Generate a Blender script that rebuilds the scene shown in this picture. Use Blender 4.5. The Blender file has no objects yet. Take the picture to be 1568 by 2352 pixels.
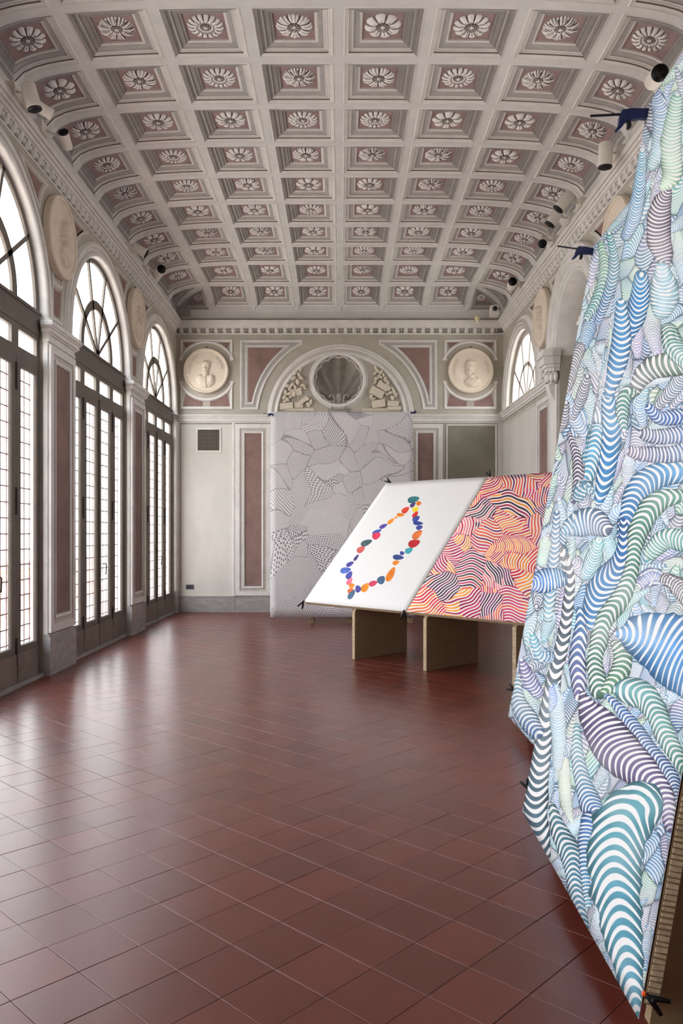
import bpy, math, random
import numpy as np
from mathutils import Vector, Matrix
random.seed(7)
rng = np.random.default_rng(11)
SC = bpy.context.scene
C = SC.collection
PI = math.pi

# ------------------------------------------------------------------ camera, world, light, exposure
W, H = 1568, 2352
F = 28.0 / 36.0 * H            # focal length in pixels
CX, CY, EYE = 782.0, 1225.0, 1.57   # vanishing point of the room axis, eye height
cam = bpy.data.cameras.new('camera'); camo = bpy.data.objects.new('camera', cam); C.objects.link(camo)
cam.lens = 28; cam.sensor_width = 36; cam.sensor_fit = 'AUTO'
cam.shift_x = (784 - CX) / H; cam.shift_y = (CY - 1176) / H
camo.location = (0, 0, EYE); camo.rotation_euler = (PI / 2, 0, 0)
cam.clip_start = .05; cam.clip_end = 300
SC.camera = camo

wd = bpy.data.worlds.new('daylight'); SC.world = wd; wd.use_nodes = True
nt = wd.node_tree; nt.nodes.clear()
wo = nt.nodes.new('ShaderNodeOutputWorld'); bg = nt.nodes.new('ShaderNodeBackground')
ge = nt.nodes.new('ShaderNodeNewGeometry'); sx = nt.nodes.new('ShaderNodeSeparateXYZ')
rp = nt.nodes.new('ShaderNodeValToRGB'); tc = nt.nodes.new('ShaderNodeTexCoord')
nt.links.new(tc.outputs['Generated'], sx.inputs[0])
mr = nt.nodes.new('ShaderNodeMapRange'); mr.inputs[1].default_value = -1; mr.inputs[2].default_value = 1
nt.links.new(sx.outputs[2], mr.inputs[0]); nt.links.new(mr.outputs[0], rp.inputs[0])
e = rp.color_ramp.elements
e[0].position = .45; e[0].color = (.62, .60, .57, 1)
e[1].position = .55; e[1].color = (1.0, 1.0, 1.0, 1)
z = e.new(1.0); z.color = (.86, .93, 1.0, 1)
nt.links.new(rp.outputs[0], bg.inputs[0]); bg.inputs[1].default_value = 8.5
nt.links.new(bg.outputs[0], wo.inputs[0])

SC.view_settings.view_transform = 'Standard'; SC.view_settings.look = 'None'
SC.view_settings.gamma = 1; SC.view_settings.use_curve_mapping = False
SC.view_settings.exposure = 0.46
SC.cycles.max_bounces = 9; SC.cycles.diffuse_bounces = 6; SC.cycles.glossy_bounces = 4
SC.cycles.transparent_max_bounces = 12; SC.cycles.caustics_reflective = False; SC.cycles.caustics_refractive = False
SC.cycles.use_denoising = True; SC.cycles.sample_clamp_indirect = 8

bounce_sun = bpy.data.lights.new('bounce_sun', 'SUN'); bounce_sun.energy = 14; bounce_sun.angle = .01; bounce_sun.color = (1, .985, .96)
suno = bpy.data.objects.new('bounce_sun', bounce_sun); C.objects.link(suno)      # added beyond the hall's end: lights the terrace so its bounce brightens the ceiling
suno.rotation_euler = Vector((.22, 1, .95)).to_track_quat('Z', 'Y').to_euler()

# room
XL, XR, YB, YF = -3.28, 3.24, 15.9, -4.6
BAYS = [14.35, 10.92, 7.49, 4.06, .63]
PIERS = [12.635, 9.205, 5.775, 2.345, -1.085]
SPR, RO = 3.98, 1.30          # spring height and opening radius of the arches
CORN0, CORN1 = 5.56, 5.80

def portal(x, y, z, w, h, rz):
    l = bpy.data.lights.new('window_portal', 'AREA'); l.shape = 'RECTANGLE'; l.size = w; l.size_y = h
    l.cycles.is_portal = True
    o = bpy.data.objects.new('window_portal', l); C.objects.link(o)
    o.location = (x, y, z); o.rotation_euler = (PI / 2, 0, rz)
for b in BAYS:
    portal(XL - .26, b, 2.7, 2.6, 5.3, -PI / 2)
for b in (BAYS[0], BAYS[2], BAYS[3]):
    portal(XR + .42, b, 4.65, 2.6, 1.4, PI / 2)

# ------------------------------------------------------------------ helpers
def at(px, py, y):
    """point of the room seen at a picture position, y metres away"""
    return Vector(((px - CX) * y / F, y, EYE + (CY - py) * y / F))
def toPix(x, y, z):
    return CX + F * x / y, CY - F * (z - EYE) / y

def s2l(c):
    return tuple(((v / 255) / 12.92 if v / 255 <= .04045 else ((v / 255 + .055) / 1.055) ** 2.4) for v in c) + (1,)

MATS = {}
def mat(name, col, rough=.8, var=.12, scale=3.0, bump=.0, bscale=40., metal=0, spec=.4, col2=None, stretch=None, coat=0):
    if name in MATS: return MATS[name]
    m = bpy.data.materials.new(name); m.use_nodes = True; n = m.node_tree; n.nodes.clear()
    out = n.nodes.new('ShaderNodeOutputMaterial'); p = n.nodes.new('ShaderNodeBsdfPrincipled')
    n.links.new(p.outputs[0], out.inputs[0])
    g = n.nodes.new('ShaderNodeNewGeometry'); mp = n.nodes.new('ShaderNodeMapping')
    n.links.new(g.outputs['Position'], mp.inputs[0])
    if stretch: mp.inputs['Scale'].default_value = stretch
    no = n.nodes.new('ShaderNodeTexNoise'); no.inputs['Scale'].default_value = scale; no.inputs['Detail'].default_value = 7
    no.inputs['Roughness'].default_value = .65
    n.links.new(mp.outputs[0], no.inputs[0])
    r = n.nodes.new('ShaderNodeValToRGB'); a = s2l(col)
    b = s2l(col2) if col2 else tuple(min(1, v * (1 + var)) for v in a[:3]) + (1,)
    r.color_ramp.elements[0].position = .36; r.color_ramp.elements[1].position = .64
    r.color_ramp.elements[0].color = tuple(v * (1 - var) for v in a[:3]) + (1,)
    r.color_ramp.elements[1].color = b
    n.links.new(no.outputs[0], r.inputs[0]); n.links.new(r.outputs[0], p.inputs['Base Color'])
    p.inputs['Roughness'].default_value = rough; p.inputs['Metallic'].default_value = metal
    p.inputs['Specular IOR Level'].default_value = spec
    if coat: p.inputs['Coat Weight'].default_value = coat
    if bump:
        n2 = n.nodes.new('ShaderNodeTexNoise'); n2.inputs['Scale'].default_value = bscale; n2.inputs['Detail'].default_value = 5
        n.links.new(mp.outputs[0], n2.inputs[0])
        bp = n.nodes.new('ShaderNodeBump'); bp.inputs['Strength'].default_value = bump; bp.inputs['Distance'].default_value = .01
        n.links.new(n2.outputs[0], bp.inputs['Height']); n.links.new(bp.outputs[0], p.inputs['Normal'])
    MATS[name] = m
    return m

M_LIGHT = mat('stone_light_plaster', (220, 217, 213), .8, .07, 4, .12, 60)
M_WALL = mat('grey_green_plaster', (178, 172, 160), .85, .10, 2.2, .12, 50)
M_CREAM = mat('pale_wall_plaster', (208, 205, 198), .85, .07, 1.3, .12, 50, stretch=(1, 1, .35))
M_PINK = mat('mauve_panel_plaster', (138, 112, 105), .85, .14, 3.5, .12, 70)
M_MID = mat('mid_grey_plaster', (192, 185, 179), .85, .08, 4, .1, 60)
M_GREY = mat('grey_band_paint', (174, 171, 169), .85, .08, 5, .1, 60)
M_DARK = mat('dark_line_paint_and_gap_shade', (128, 118, 113), .85, .1, 5)
M_CEIL = mat('ceiling_rib_plaster', (211, 209, 207), .85, .06, 3, .1, 60)
M_CPINK = mat('ceiling_mauve_paint', (158, 134, 134), .85, .12, 6, .1, 60)
M_ROS = mat('rosette_white_paint', (236, 233, 231), .8, .09, 30)
M_ROSD = mat('rosette_umber_paint', (84, 74, 71), .85, .2, 30)
M_ROSM = mat('rosette_grey_paint', (162, 154, 150), .85, .15, 30)
M_MEDAL = mat('cast_plaster_cream', (222, 209, 192), .7, .05, 6, .05, 60)
M_STONE = mat('grey_base_stone', (160, 156, 154), .6, .16, 5, .2, 30, stretch=(1, 1, 2.5))
M_WOOD = mat('taupe_painted_wood', (106, 98, 90), .6, .09, 5, .12, 60)
M_WOOD2 = mat('weathered_door_kickboard', (122, 110, 102), .55, .14, 4, .15, 40)
M_IRON = mat('dark_iron', (60, 52, 50), .5, .2, 20)
M_GRILLE = mat('rusty_outer_grille', (134, 108, 104), .6, .2, 20)
M_BOARD = mat('brown_cardboard', (150, 126, 98), .85, .08, 6, .1, 80, stretch=(1, 1, 4))
M_CORE = mat('honeycomb_card_core', (206, 186, 156), .9, .2, 40)
M_WHITE = mat('white_lacquer', (226, 220, 212), .45, .03, 5)
M_BLACK = mat('black_plastic', (22, 22, 24), .45, .1, 20)
M_BLUE = mat('blue_clamp_plastic', (22, 32, 78), .4, .15, 20)
M_ORANGE = mat('orange_rubber_tip', (235, 95, 35), .5, .05, 20)
M_STEEL = mat('blued_steel_bar', (58, 56, 66), .35, .1, 20, metal=.7)
M_SHELL = mat('shell_grey_paint', (150, 144, 136), .8, .14, 7, .1, 50)
M_PAPERBACK = mat('paper_back', (236, 234, 230), .8, .02, 5)
M_YELLOW = mat('pale_yellow_plastic', (222, 208, 160), .5, .04, 10)
M_GREYBOX = mat('grey_box_paint', (128, 124, 118), .6, .05, 10)
M_TRACK = mat('track_aluminium', (214, 208, 202), .4, .03, 10)
M_OUT = mat('outer_pale_render', (210, 180, 168), .9, .08, 1.5)
M_GROUT = mat('floor_grout', (84, 52, 46), .7, .3, 12)

def glass_mat():
    m = bpy.data.materials.new('window_glass'); m.use_nodes = True; n = m.node_tree; n.nodes.clear()
    out = n.nodes.new('ShaderNodeOutputMaterial'); t = n.nodes.new('ShaderNodeBsdfTransparent'); g = n.nodes.new('ShaderNodeBsdfGlossy')
    g.inputs['Roughness'].default_value = .02; t.inputs[0].default_value = (.96, .965, .97, 1)
    x = n.nodes.new('ShaderNodeMixShader'); x.inputs[0].default_value = .06
    n.links.new(t.outputs[0], x.inputs[1]); n.links.new(g.outputs[0], x.inputs[2]); n.links.new(x.outputs[0], out.inputs[0])
    return m
M_GLASS = glass_mat()

class MB:
    def __init__(s): s.v = []; s.f = []; s.m = []; s.uv = None
    def add(s, vs, fs, mi=0):
        o = len(s.v); s.v += [tuple(p) for p in vs]; s.f += [tuple(i + o for i in f) for f in fs]
        s.m += [mi] * len(fs) if isinstance(mi, int) else list(mi); return s
    def box(s, x0, x1, y0, y1, z0, z1, mi=0):
        return s.add([(x0, y0, z0), (x1, y0, z0), (x1, y1, z0), (x0, y1, z0), (x0, y0, z1), (x1, y0, z1), (x1, y1, z1), (x0, y1, z1)],
                     [(0, 3, 2, 1), (4, 5, 6, 7), (0, 1, 5, 4), (1, 2, 6, 5), (2, 3, 7, 6), (3, 0, 4, 7)], mi)
    def prism(s, poly, lo, hi, mi=0):
        """polygon in (x,y), extruded along z"""
        n = len(poly)
        return s.add([(p[0], p[1], lo) for p in poly] + [(p[0], p[1], hi) for p in poly],
                     [tuple(range(n - 1, -1, -1)), tuple(range(n, 2 * n))] + [(i, (i + 1) % n, n + (i + 1) % n, n + i) for i in range(n)], mi)
    def tube(s, pts, r, seg=8, mi=0, cap=True):
        pts = [Vector(p) for p in pts]; n = len(pts); rs = r if isinstance(r, (list, tuple)) else [r] * n
        vs = []; up = Vector((0, 0, 1))
        for i, p in enumerate(pts):
            d = (pts[min(i + 1, n - 1)] - pts[max(i - 1, 0)]).normalized()
            a = d.cross(up if abs(d.z) < .95 else Vector((1, 0, 0))).normalized(); b = a.cross(d)
            for k in range(seg):
                t = 2 * PI * k / seg; vs.append(p + (a * math.cos(t) + b * math.sin(t)) * rs[i])
        fs = [(i * seg + k, i * seg + (k + 1) % seg, (i + 1) * seg + (k + 1) % seg, (i + 1) * seg + k) for i in range(n - 1) for k in range(seg)]
        if cap: fs += [tuple(range(seg - 1, -1, -1)), tuple((n - 1) * seg + k for k in range(seg))]
        return s.add(vs, fs, mi)
    def sweep(s, path, prof, closed=False, mi=0, cap=True):
        """profile [(offset, depth)] swept along a path in the (a,h) plane of a wall; z is the depth out of the wall"""
        n = len(path); P = [Vector((p[0], p[1])) for p in path]; nrm = []
        for i in range(n):
            if closed or 0 < i < n - 1:
                d1 = (P[i] - P[i - 1]).normalized(); d2 = (P[(i + 1) % n] - P[i]).normalized()
            elif i == 0: d1 = d2 = (P[1] - P[0]).normalized()
            else: d1 = d2 = (P[-1] - P[-2]).normalized()
            n1 = Vector((-d1.y, d1.x)); n2 = Vector((-d2.y, d2.x)); q = (n1 + n2)
            q = q.normalized() if q.length > 1e-6 else n1
            nrm.append(q / max(.35, q.dot(n1)))
        k = len(prof); vs = []
        for i in range(n):
            for (o, d) in prof: vs.append((P[i].x + nrm[i].x * o, P[i].y + nrm[i].y * o, d))
        fs = []; ms = []
        for i in range(n if closed else n - 1):
            j = (i + 1) % n
            for t in range(k - 1):
                fs.append((i * k + t, j * k + t, j * k + t + 1, i * k + t + 1)); ms.append(mi[t] if isinstance(mi, (list, tuple)) else mi)
        if cap and not closed:
            fs += [tuple(range(k)), tuple((n - 1) * k + t for t in range(k - 1, -1, -1))]; ms += [ms[0]] * 2
        return s.add(vs, fs, ms)
    def hgrid(s, nx, ny, fn, mi=0, wrap=False):
        """grid of points fn(i,j), faces between them; mi may be a function"""
        vs = [fn(i, j) for j in range(ny) for i in range(nx)]; fs = []; ms = []
        for j in range(ny - 1):
            for i in range(nx if wrap else nx - 1):
                i2 = (i + 1) % nx
                fs.append((j * nx + i, j * nx + i2, (j + 1) * nx + i2, (j + 1) * nx + i)); ms.append(mi(i, j) if callable(mi) else mi)
        return s.add(vs, fs, ms)
    def ell(s, c, r, seg=10, rings=7, mi=0, M=None):
        vs = []
        for j in range(rings + 1):
            t = PI * j / rings
            for i in range(seg):
                a = 2 * PI * i / seg; p = Vector((r[0] * math.sin(t) * math.cos(a), r[1] * math.sin(t) * math.sin(a), r[2] * math.cos(t)))
                if M: p = M @ p
                vs.append(p + Vector(c))
        return s.add(vs, [(j * seg + i, (j + 1) * seg + i, (j + 1) * seg + (i + 1) % seg, j * seg + (i + 1) % seg) for j in range(rings) for i in range(seg)], mi)
    def mesh(s, name, mats, T=None, smooth=False):
        me = bpy.data.meshes.new(name)
        vs = s.v if T is None else [tuple(T(*p)) for p in s.v]
        me.from_pydata(vs, [], s.f)
        for m in (mats if isinstance(mats, (list, tuple)) else [mats]): me.materials.append(m)
        if any(s.m): me.polygons.foreach_set('material_index', s.m)
        if smooth: me.polygons.foreach_set('use_smooth', [True] * len(s.f))
        me.update()
        return me
    def obj(s, name, mats, parent=None, T=None, smooth=False, **k):
        o = bpy.data.objects.new(name, s.mesh(name, mats, T, smooth)); C.objects.link(o)
        if parent: o.parent = parent; o.matrix_parent_inverse = Matrix.Identity(4)
        for a, b in k.items(): o[a] = b
        return o

def share(name, me, parent, M=None):
    o = bpy.data.objects.new(name, me); C.objects.link(o); o.parent = parent
    if M is not None: o.matrix_local = M
    return o
def empty(name, loc=(0, 0, 0), rz=0, **k):
    o = bpy.data.objects.new(name, None); C.objects.link(o); o.location = loc; o.rotation_euler = (0, 0, rz)
    o.empty_display_size = .1
    for a, b in k.items(): o[a] = b
    return o
def copy_tree(o, parent=None):
    c = o.copy(); C.objects.link(c); c.parent = parent
    for ch in list(o.children): copy_tree(ch, c)
    return c
def frame(loc, xa, ya=None, za=None):
    """matrix with the given axes"""
    M = Matrix.Identity(4)
    for i, a in enumerate((xa, ya, za)):
        for r in range(3): M[r][i] = a[r]
    for r in range(3): M[r][3] = loc[r]
    return M

TL = lambda a, h, d: (XL + d, a, h)      # left wall: a runs along the room
TR = lambda a, h, d: (XR - d, a, h)
TB = lambda a, h, d: (a, YB - d, h)
def bw(px, py): # back wall position
    k = YB / F; return ((px - CX) * k, EYE + (CY - py) * k)

def rect(a0, a1, h0, h1): return [(a0, h0), (a1, h0), (a1, h1), (a0, h1)]
def arc(ca, ch, r, t0, t1, n): return [(ca + r * math.cos(t0 + (t1 - t0) * i / n), ch + r * math.sin(t0 + (t1 - t0) * i / n)) for i in range(n + 1)]
def inset(poly, d):
    n = len(poly); out = []
    for i in range(n):
        p0, p1, p2 = Vector(poly[i - 1]), Vector(poly[i]), Vector(poly[(i + 1) % n])
        d1 = (p1 - p0).normalized(); d2 = (p2 - p1).normalized()
        n1 = Vector((-d1.y, d1.x)); n2 = Vector((-d2.y, d2.x)); q = (n1 + n2).normalized()
        q = q / max(.3, q.dot(n1)); out.append(tuple(p1 + q * d))
    return out

MOULD = [(0, 0), (0, .018), (.014, .026), (.03, .02), (.034, .012), (.05, .012), (.054, .005), (.06, 0)]
def framed(T, poly, parent, w=.06, dep=1.0, name='panel_frame', mats=None):
    pr = [(o * w / .06, d * dep + .0005) for o, d in MOULD]
    return MB().sweep(poly, pr, True, [0, 0, 0, 1, 0, 1, 1]).obj(name, mats or [M_LIGHT, M_MID], parent, T)
def plate(T, poly, parent, d, m, name='panel'):
    return MB().prism(poly, .0004, d, 0).obj(name, m, parent, T)

# ------------------------------------------------------------------ floor
def floor_mat():
    m = bpy.data.materials.new('red_waxed_cement_tile'); m.use_nodes = True; n = m.node_tree; n.nodes.clear()
    N = n.nodes.new; L = n.links.new
    out = N('ShaderNodeOutputMaterial'); p = N('ShaderNodeBsdfPrincipled'); L(p.outputs[0], out.inputs[0])
    g = N('ShaderNodeNewGeometry'); mp = N('ShaderNodeMapping'); mp.vector_type = 'TEXTURE'
    mp.inputs['Location'].default_value = (TILE0[0], TILE0[1], 0); mp.inputs['Rotation'].default_value = (0, 0, TANG); mp.inputs['Scale'].default_value = (TS, TS, 100)
    L(g.outputs['Position'], mp.inputs[0])
    fl = N('ShaderNodeVectorMath'); fl.operation = 'FLOOR'; L(mp.outputs[0], fl.inputs[0])
    wn = N('ShaderNodeTexWhiteNoise'); wn.noise_dimensions = '2D'; L(fl.outputs[0], wn.inputs[0])
    no = N('ShaderNodeTexNoise'); no.inputs['Scale'].default_value = 2.2; no.inputs['Detail'].default_value = 8; no.inputs['Roughness'].default_value = .7
    L(g.outputs['Position'], no.inputs[0])
    r1 = N('ShaderNodeValToRGB'); L(wn.outputs[0], r1.inputs[0])
    r1.color_ramp.elements[0].color = s2l((88, 36, 28)); r1.color_ramp.elements[1].color = s2l((103, 44, 34))
    r2 = N('ShaderNodeValToRGB'); L(no.outputs[0], r2.inputs[0])
    r2.color_ramp.elements[0].position = .3; r2.color_ramp.elements[1].position = .75
    r2.color_ramp.elements[0].color = (.86, .86, .86, 1); r2.color_ramp.elements[1].color = (1.16, 1.17, 1.19, 1)
    mx = N('ShaderNodeMix'); mx.data_type = 'RGBA'; mx.blend_type = 'MULTIPLY'; mx.inputs[0].default_value = 1
    L(r1.outputs[0], mx.inputs[6]); L(r2.outputs[0], mx.inputs[7])
    # chalky scuffs
    n3 = N('ShaderNodeTexNoise'); n3.inputs['Scale'].default_value = 1.1; n3.inputs['Detail'].default_value = 4; n3.inputs['Distortion'].default_value = .3
    L(g.outputs['Position'], n3.inputs[0]); r3 = N('ShaderNodeValToRGB'); L(n3.outputs[0], r3.inputs[0])
    r3.color_ramp.elements[0].position = .62; r3.color_ramp.elements[1].position = .8
    r3.color_ramp.elements[1].color = (.012, .012, .012, 1)
    m2 = N('ShaderNodeMix'); m2.data_type = 'RGBA'; L(r3.outputs[0], m2.inputs[0]); L(mx.outputs[2], m2.inputs[6]); m2.inputs[7].default_value = s2l((170, 130, 122))
    L(m2.outputs[2], p.inputs['Base Color'])
    mr = N('ShaderNodeMapRange'); mr.inputs[1].default_value = .3; mr.inputs[2].default_value = .7; mr.inputs[3].default_value = .278; mr.inputs[4].default_value = .32
    L(no.outputs[0], mr.inputs[0]); L(mr.outputs[0], p.inputs['Roughness'])
    p.inputs['Specular IOR Level'].default_value = .75
    bn = N('ShaderNodeTexNoise'); bn.inputs['Scale'].default_value = 5; bn.inputs['Detail'].default_value = 0; L(g.outputs['Position'], bn.inputs[0])
    b = N('ShaderNodeBump'); b.inputs['Strength'].default_value = .10; b.inputs['Distance'].default_value = .004
    L(bn.outputs[0], b.inputs['Height']); L(b.outputs[0], p.inputs['Normal'])
    return m
TS, TANG, TILE0 = .2475, math.radians(90 - 43.8), (-.5935, 3.21)
M_FLOOR = floor_mat()
floor = MB().box(XL - .5, XR + 1.6, YF, YB, -.12, -.004).obj('floor', M_GROUT, kind='structure')

def clip(poly, ax, lim, keep_gt):
    out = []
    for i in range(len(poly)):
        p, q = poly[i], poly[(i + 1) % len(poly)]
        ip = (p[ax] > lim) == keep_gt; iq = (q[ax] > lim) == keep_gt
        if ip: out.append(p)
        if ip != iq:
            t = (lim - p[ax]) / (q[ax] - p[ax]); out.append((p[0] + (q[0] - p[0]) * t, p[1] + (q[1] - p[1]) * t))
    return out
def tile_prism(mb, poly, tilt=(0, 0), c=(0, 0)):
    n = len(poly); q = inset(poly, .0011)
    zt = lambda p: (p[0] - c[0]) * tilt[0] + (p[1] - c[1]) * tilt[1]
    vs = [(p[0], p[1], -.006) for p in poly] + [(p[0], p[1], -.0012 + zt(p)) for p in poly] + [(p[0], p[1], zt(p)) for p in q]
    fs = [(i, (i + 1) % n, n + (i + 1) % n, n + i) for i in range(n)] + [(n + i, n + (i + 1) % n, 2 * n + (i + 1) % n, 2 * n + i) for i in range(n)] + [tuple(range(2 * n, 3 * n))]
    mb.add(vs, fs)
BORD = XL + .31
ca, sa = math.cos(TANG), math.sin(TANG)
full, part = [], []
for i in range(-80, 80):
    for j in range(-80, 80):
        pts = []
        gsz = .0010 / TS
        for (a, b) in ((gsz, gsz), (1 - gsz, gsz), (1 - gsz, 1 - gsz), (gsz, 1 - gsz)):
            u, v = (i + a) * TS, (j + b) * TS
            pts.append((TILE0[0] + u * ca - v * sa, TILE0[1] + u * sa + v * ca))
        q = pts
        for ax, lim, gt in ((0, BORD + .003, True), (0, XR, False), (1, YB, False), (1, -1.0, True)):
            if q: q = clip(q, ax, lim, gt)
        if len(q) < 3: continue
        cc = (sum(p[0] for p in pts) / 4, sum(p[1] for p in pts) / 4)
        (full if q == pts else part).append((cc, q))
def seen_area(c, q):
    if c[1] < 1.7: return 0
    x, y = toPix(c[0], c[1], 0)
    return 1e6 / c[1] ** 3 if (-40 < x < 1480 and y < 2400) else 0
full.sort(key=lambda t: -seen_area(*t))
mb = MB(); c0 = (0, 0)
h = TS / 2 - .0010
tile_prism(mb, [(-h, -h), (h, -h), (h, h), (-h, h)])
tile_me = mb.mesh('tile', M_FLOOR)
for (c, q) in full[:300]:
    o = share('tile', tile_me, floor, Matrix.Translation((c[0], c[1], random.uniform(-.0004, .0004))) @ Matrix.Rotation(TANG, 4, 'Z') @
              Matrix.Rotation(random.gauss(0, .0016), 4, 'X') @ Matrix.Rotation(random.gauss(0, .0016), 4, 'Y'))
mb = MB()
for (c, q) in full[300:] + part:
    tile_prism(mb, q, (random.gauss(0, .0016), random.gauss(0, .0016)), c)
y = -1.0
while y < YB - .02:     # border course along the window wall
    y1 = min(y + TS, YB)
    tile_prism(mb, [(BORD, y1 - .0015), (XL + .02, y1 - .0015), (XL + .02, y + .0015), (BORD, y + .0015)], (random.gauss(0, .0012), random.gauss(0, .0012)), (XL + .15, y))
    y = y1
mb.obj('tile', M_FLOOR, floor, kind='stuff')

# ------------------------------------------------------------------ coved, coffered ceiling
CA, CD, CN, CH0 = 3.26, .50, 4.0, 5.87
th = np.linspace(0, PI / 2, 4001)
_x = CA * np.sin(th) ** (2 / CN); _h = CD * np.cos(th) ** (2 / CN)
_s = np.concatenate([[0], np.cumsum(np.hypot(np.diff(_x), np.diff(_h)))]); LARC = float(_s[-1])
CM = (XL + XR) / 2
YC = YB - CA
def prof(s):
    if s <= 0: return s, CD, 0., 1.
    s = min(s, LARC); x = float(np.interp(s, _s, _x)); hh = float(np.interp(s, _s, _h))
    e_ = .01; xa, xb = np.interp([max(0, s - e_), min(LARC, s + e_)], _s, _x); ha, hb = np.interp([max(0, s - e_), min(LARC, s + e_)], _s, _h)
    l = math.hypot(xb - xa, hb - ha); return x, hh, float(ha - hb) / l, float(xb - xa) / l
def VP(u, v, d):
    sg = 1 if u >= 0 else -1
    x, hx, nx, nz = prof(abs(u)); y, hy, my, mz = prof(v)
    if hx <= hy: return (CM + sg * (x + nx * d), YC + y, CH0 + hx + nz * d)
    return (CM + sg * x, YC + y + my * d, CH0 + hy + mz * d)
ceiling = None
Q = .85
vlines = [4 * Q, 3 * Q, 1.49]
while YC + vlines[-1] > 4.3: vlines.append(vlines[-1] - .865)
vlines = vlines[::-1]
cb = MB()
def ring(mb, A, B, dA, dB, mi, nsub=5):
    n = len(A)
    for k in range(n):
        a0, a1, b0, b1 = A[k], A[(k + 1) % n], B[k], B[(k + 1) % n]
        vs = []
        for j in range(nsub + 1):
            t = j / nsub
            vs.append(VP(a0[0] + (a1[0] - a0[0]) * t, a0[1] + (a1[1] - a0[1]) * t, dA))
            vs.append(VP(b0[0] + (b1[0] - b0[0]) * t, b0[1] + (b1[1] - b0[1]) * t, dB))
        mb.add(vs, [(2 * j, 2 * j + 2, 2 * j + 3, 2 * j + 1) for j in range(nsub)], mi[k] if isinstance(mi, (list, tuple)) else mi)
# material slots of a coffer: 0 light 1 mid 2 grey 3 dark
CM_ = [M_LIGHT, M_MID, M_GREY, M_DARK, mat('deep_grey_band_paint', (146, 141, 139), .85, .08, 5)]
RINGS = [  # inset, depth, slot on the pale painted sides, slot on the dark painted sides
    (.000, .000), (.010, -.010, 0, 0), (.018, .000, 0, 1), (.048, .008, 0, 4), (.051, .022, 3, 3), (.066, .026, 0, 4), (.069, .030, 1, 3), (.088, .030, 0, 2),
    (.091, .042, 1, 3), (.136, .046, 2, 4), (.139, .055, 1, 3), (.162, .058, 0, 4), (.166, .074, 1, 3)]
# rosettes: five carved patterns on shared meshes
def rosette(kind):
    R = .178; mb = MB(); nt_, nr = 192, 13
    pet = {0: 8, 1: 16, 2: 12, 3: 8, 4: 10}[kind]
    ph = rng.uniform(0, 6)
    def hfun(r, t):
        c = abs(math.cos(pet * t / 2 + .0)); c2 = abs(math.cos(pet * t + .5))
        if r < .16: return .034 - .02 * (r / .16) ** 2
        if r < .30: return .016 + .008 * abs(math.cos(4 * t)) * math.sin((r - .16) / .14 * PI)
        q = (r - .30) / .70
        base = .010 + .022 * math.sin(min(1, q * 1.05) * PI) ** .8
        if kind in (0, 2): return base * (.35 + .65 * c ** .6)
        if kind == 1: return base * (.6 + .4 * c) - (.008 if abs(q - .5) < .08 else 0)
        if kind == 3: return base * (.45 + .55 * c) + .006 * c2 * q
        return base * (.5 + .5 * c ** 1.5) + .004 * math.cos(3 * pet * t) * q
    def edge(t):
        c = abs(math.cos(pet * t / 2))
        if kind in (0, 2): return .80 + .20 * c ** .55
        if kind == 3: return .86 + .09 * c + .05 * abs(math.cos(pet * 1.5 * t))
        return .87 + .07 * c + .06 * abs(math.cos(pet * 1.5 * t + 1))
    rs = [.001, .07, .13, .17, .22, .28, .33, .42, .52, .64, .76, .88, .97, 1.0]
    def fn(i, j):
        t = 2 * PI * i / nt_
        if j == len(rs) - 1: rr = edge(t); return (R * rr * math.cos(t), R * rr * math.sin(t), 0)
        rr = rs[j] * (1 if rs[j] < .33 else edge(t)); return (R * rr * math.cos(t), R * rr * math.sin(t), hfun(rs[j], t))
    def mi(i, j):
        t = 2 * PI * (i + .5) / nt_; c = abs(math.cos(pet * t / 2)); r = (rs[j] + rs[min(j + 1, len(rs) - 1)]) / 2
        if .13 < r < .17 or .27 < r < .34: return 1
        if r < .13: return 0 if abs(math.cos(2 * t)) > .25 else 1
        if r < .3: return 2 if abs(math.cos(4 * t)) > .4 else 1
        if kind in (0, 2):
            if c < .16: return 1
            if c > .985 and r < .62: return 1
            return 2 if (r < .45 or c < .35) else 0
        if kind == 1:
            if c < .34 and r > .50: return 1
            return 2 if .42 < r < .50 or c < .6 and r > .62 else 0
        if kind == 3:
            if c < .26: return 1
            return 2 if abs(math.cos(pet * 1.5 * t)) < .4 and r > .5 else (2 if r < .42 else 0)
        if c < .26 and r < .85: return 1
        return 1 if (abs(math.cos(pet * 1.5 * t + 1)) < .3 and r > .7) else 2 if (abs(math.cos(pet * 1.5 * t + 1)) < .6 and r > .45) else 0
    mb.hgrid(nt_, len(rs), fn, mi, wrap=True)
    # centre boss
    return mb.mesh('rosette', [M_ROS, M_ROSD, M_ROSM], None, True)
ROS = [rosette(k) for k in range(5)]
coffers = []
def outer_sides(u, v):
    return u < 0
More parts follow.
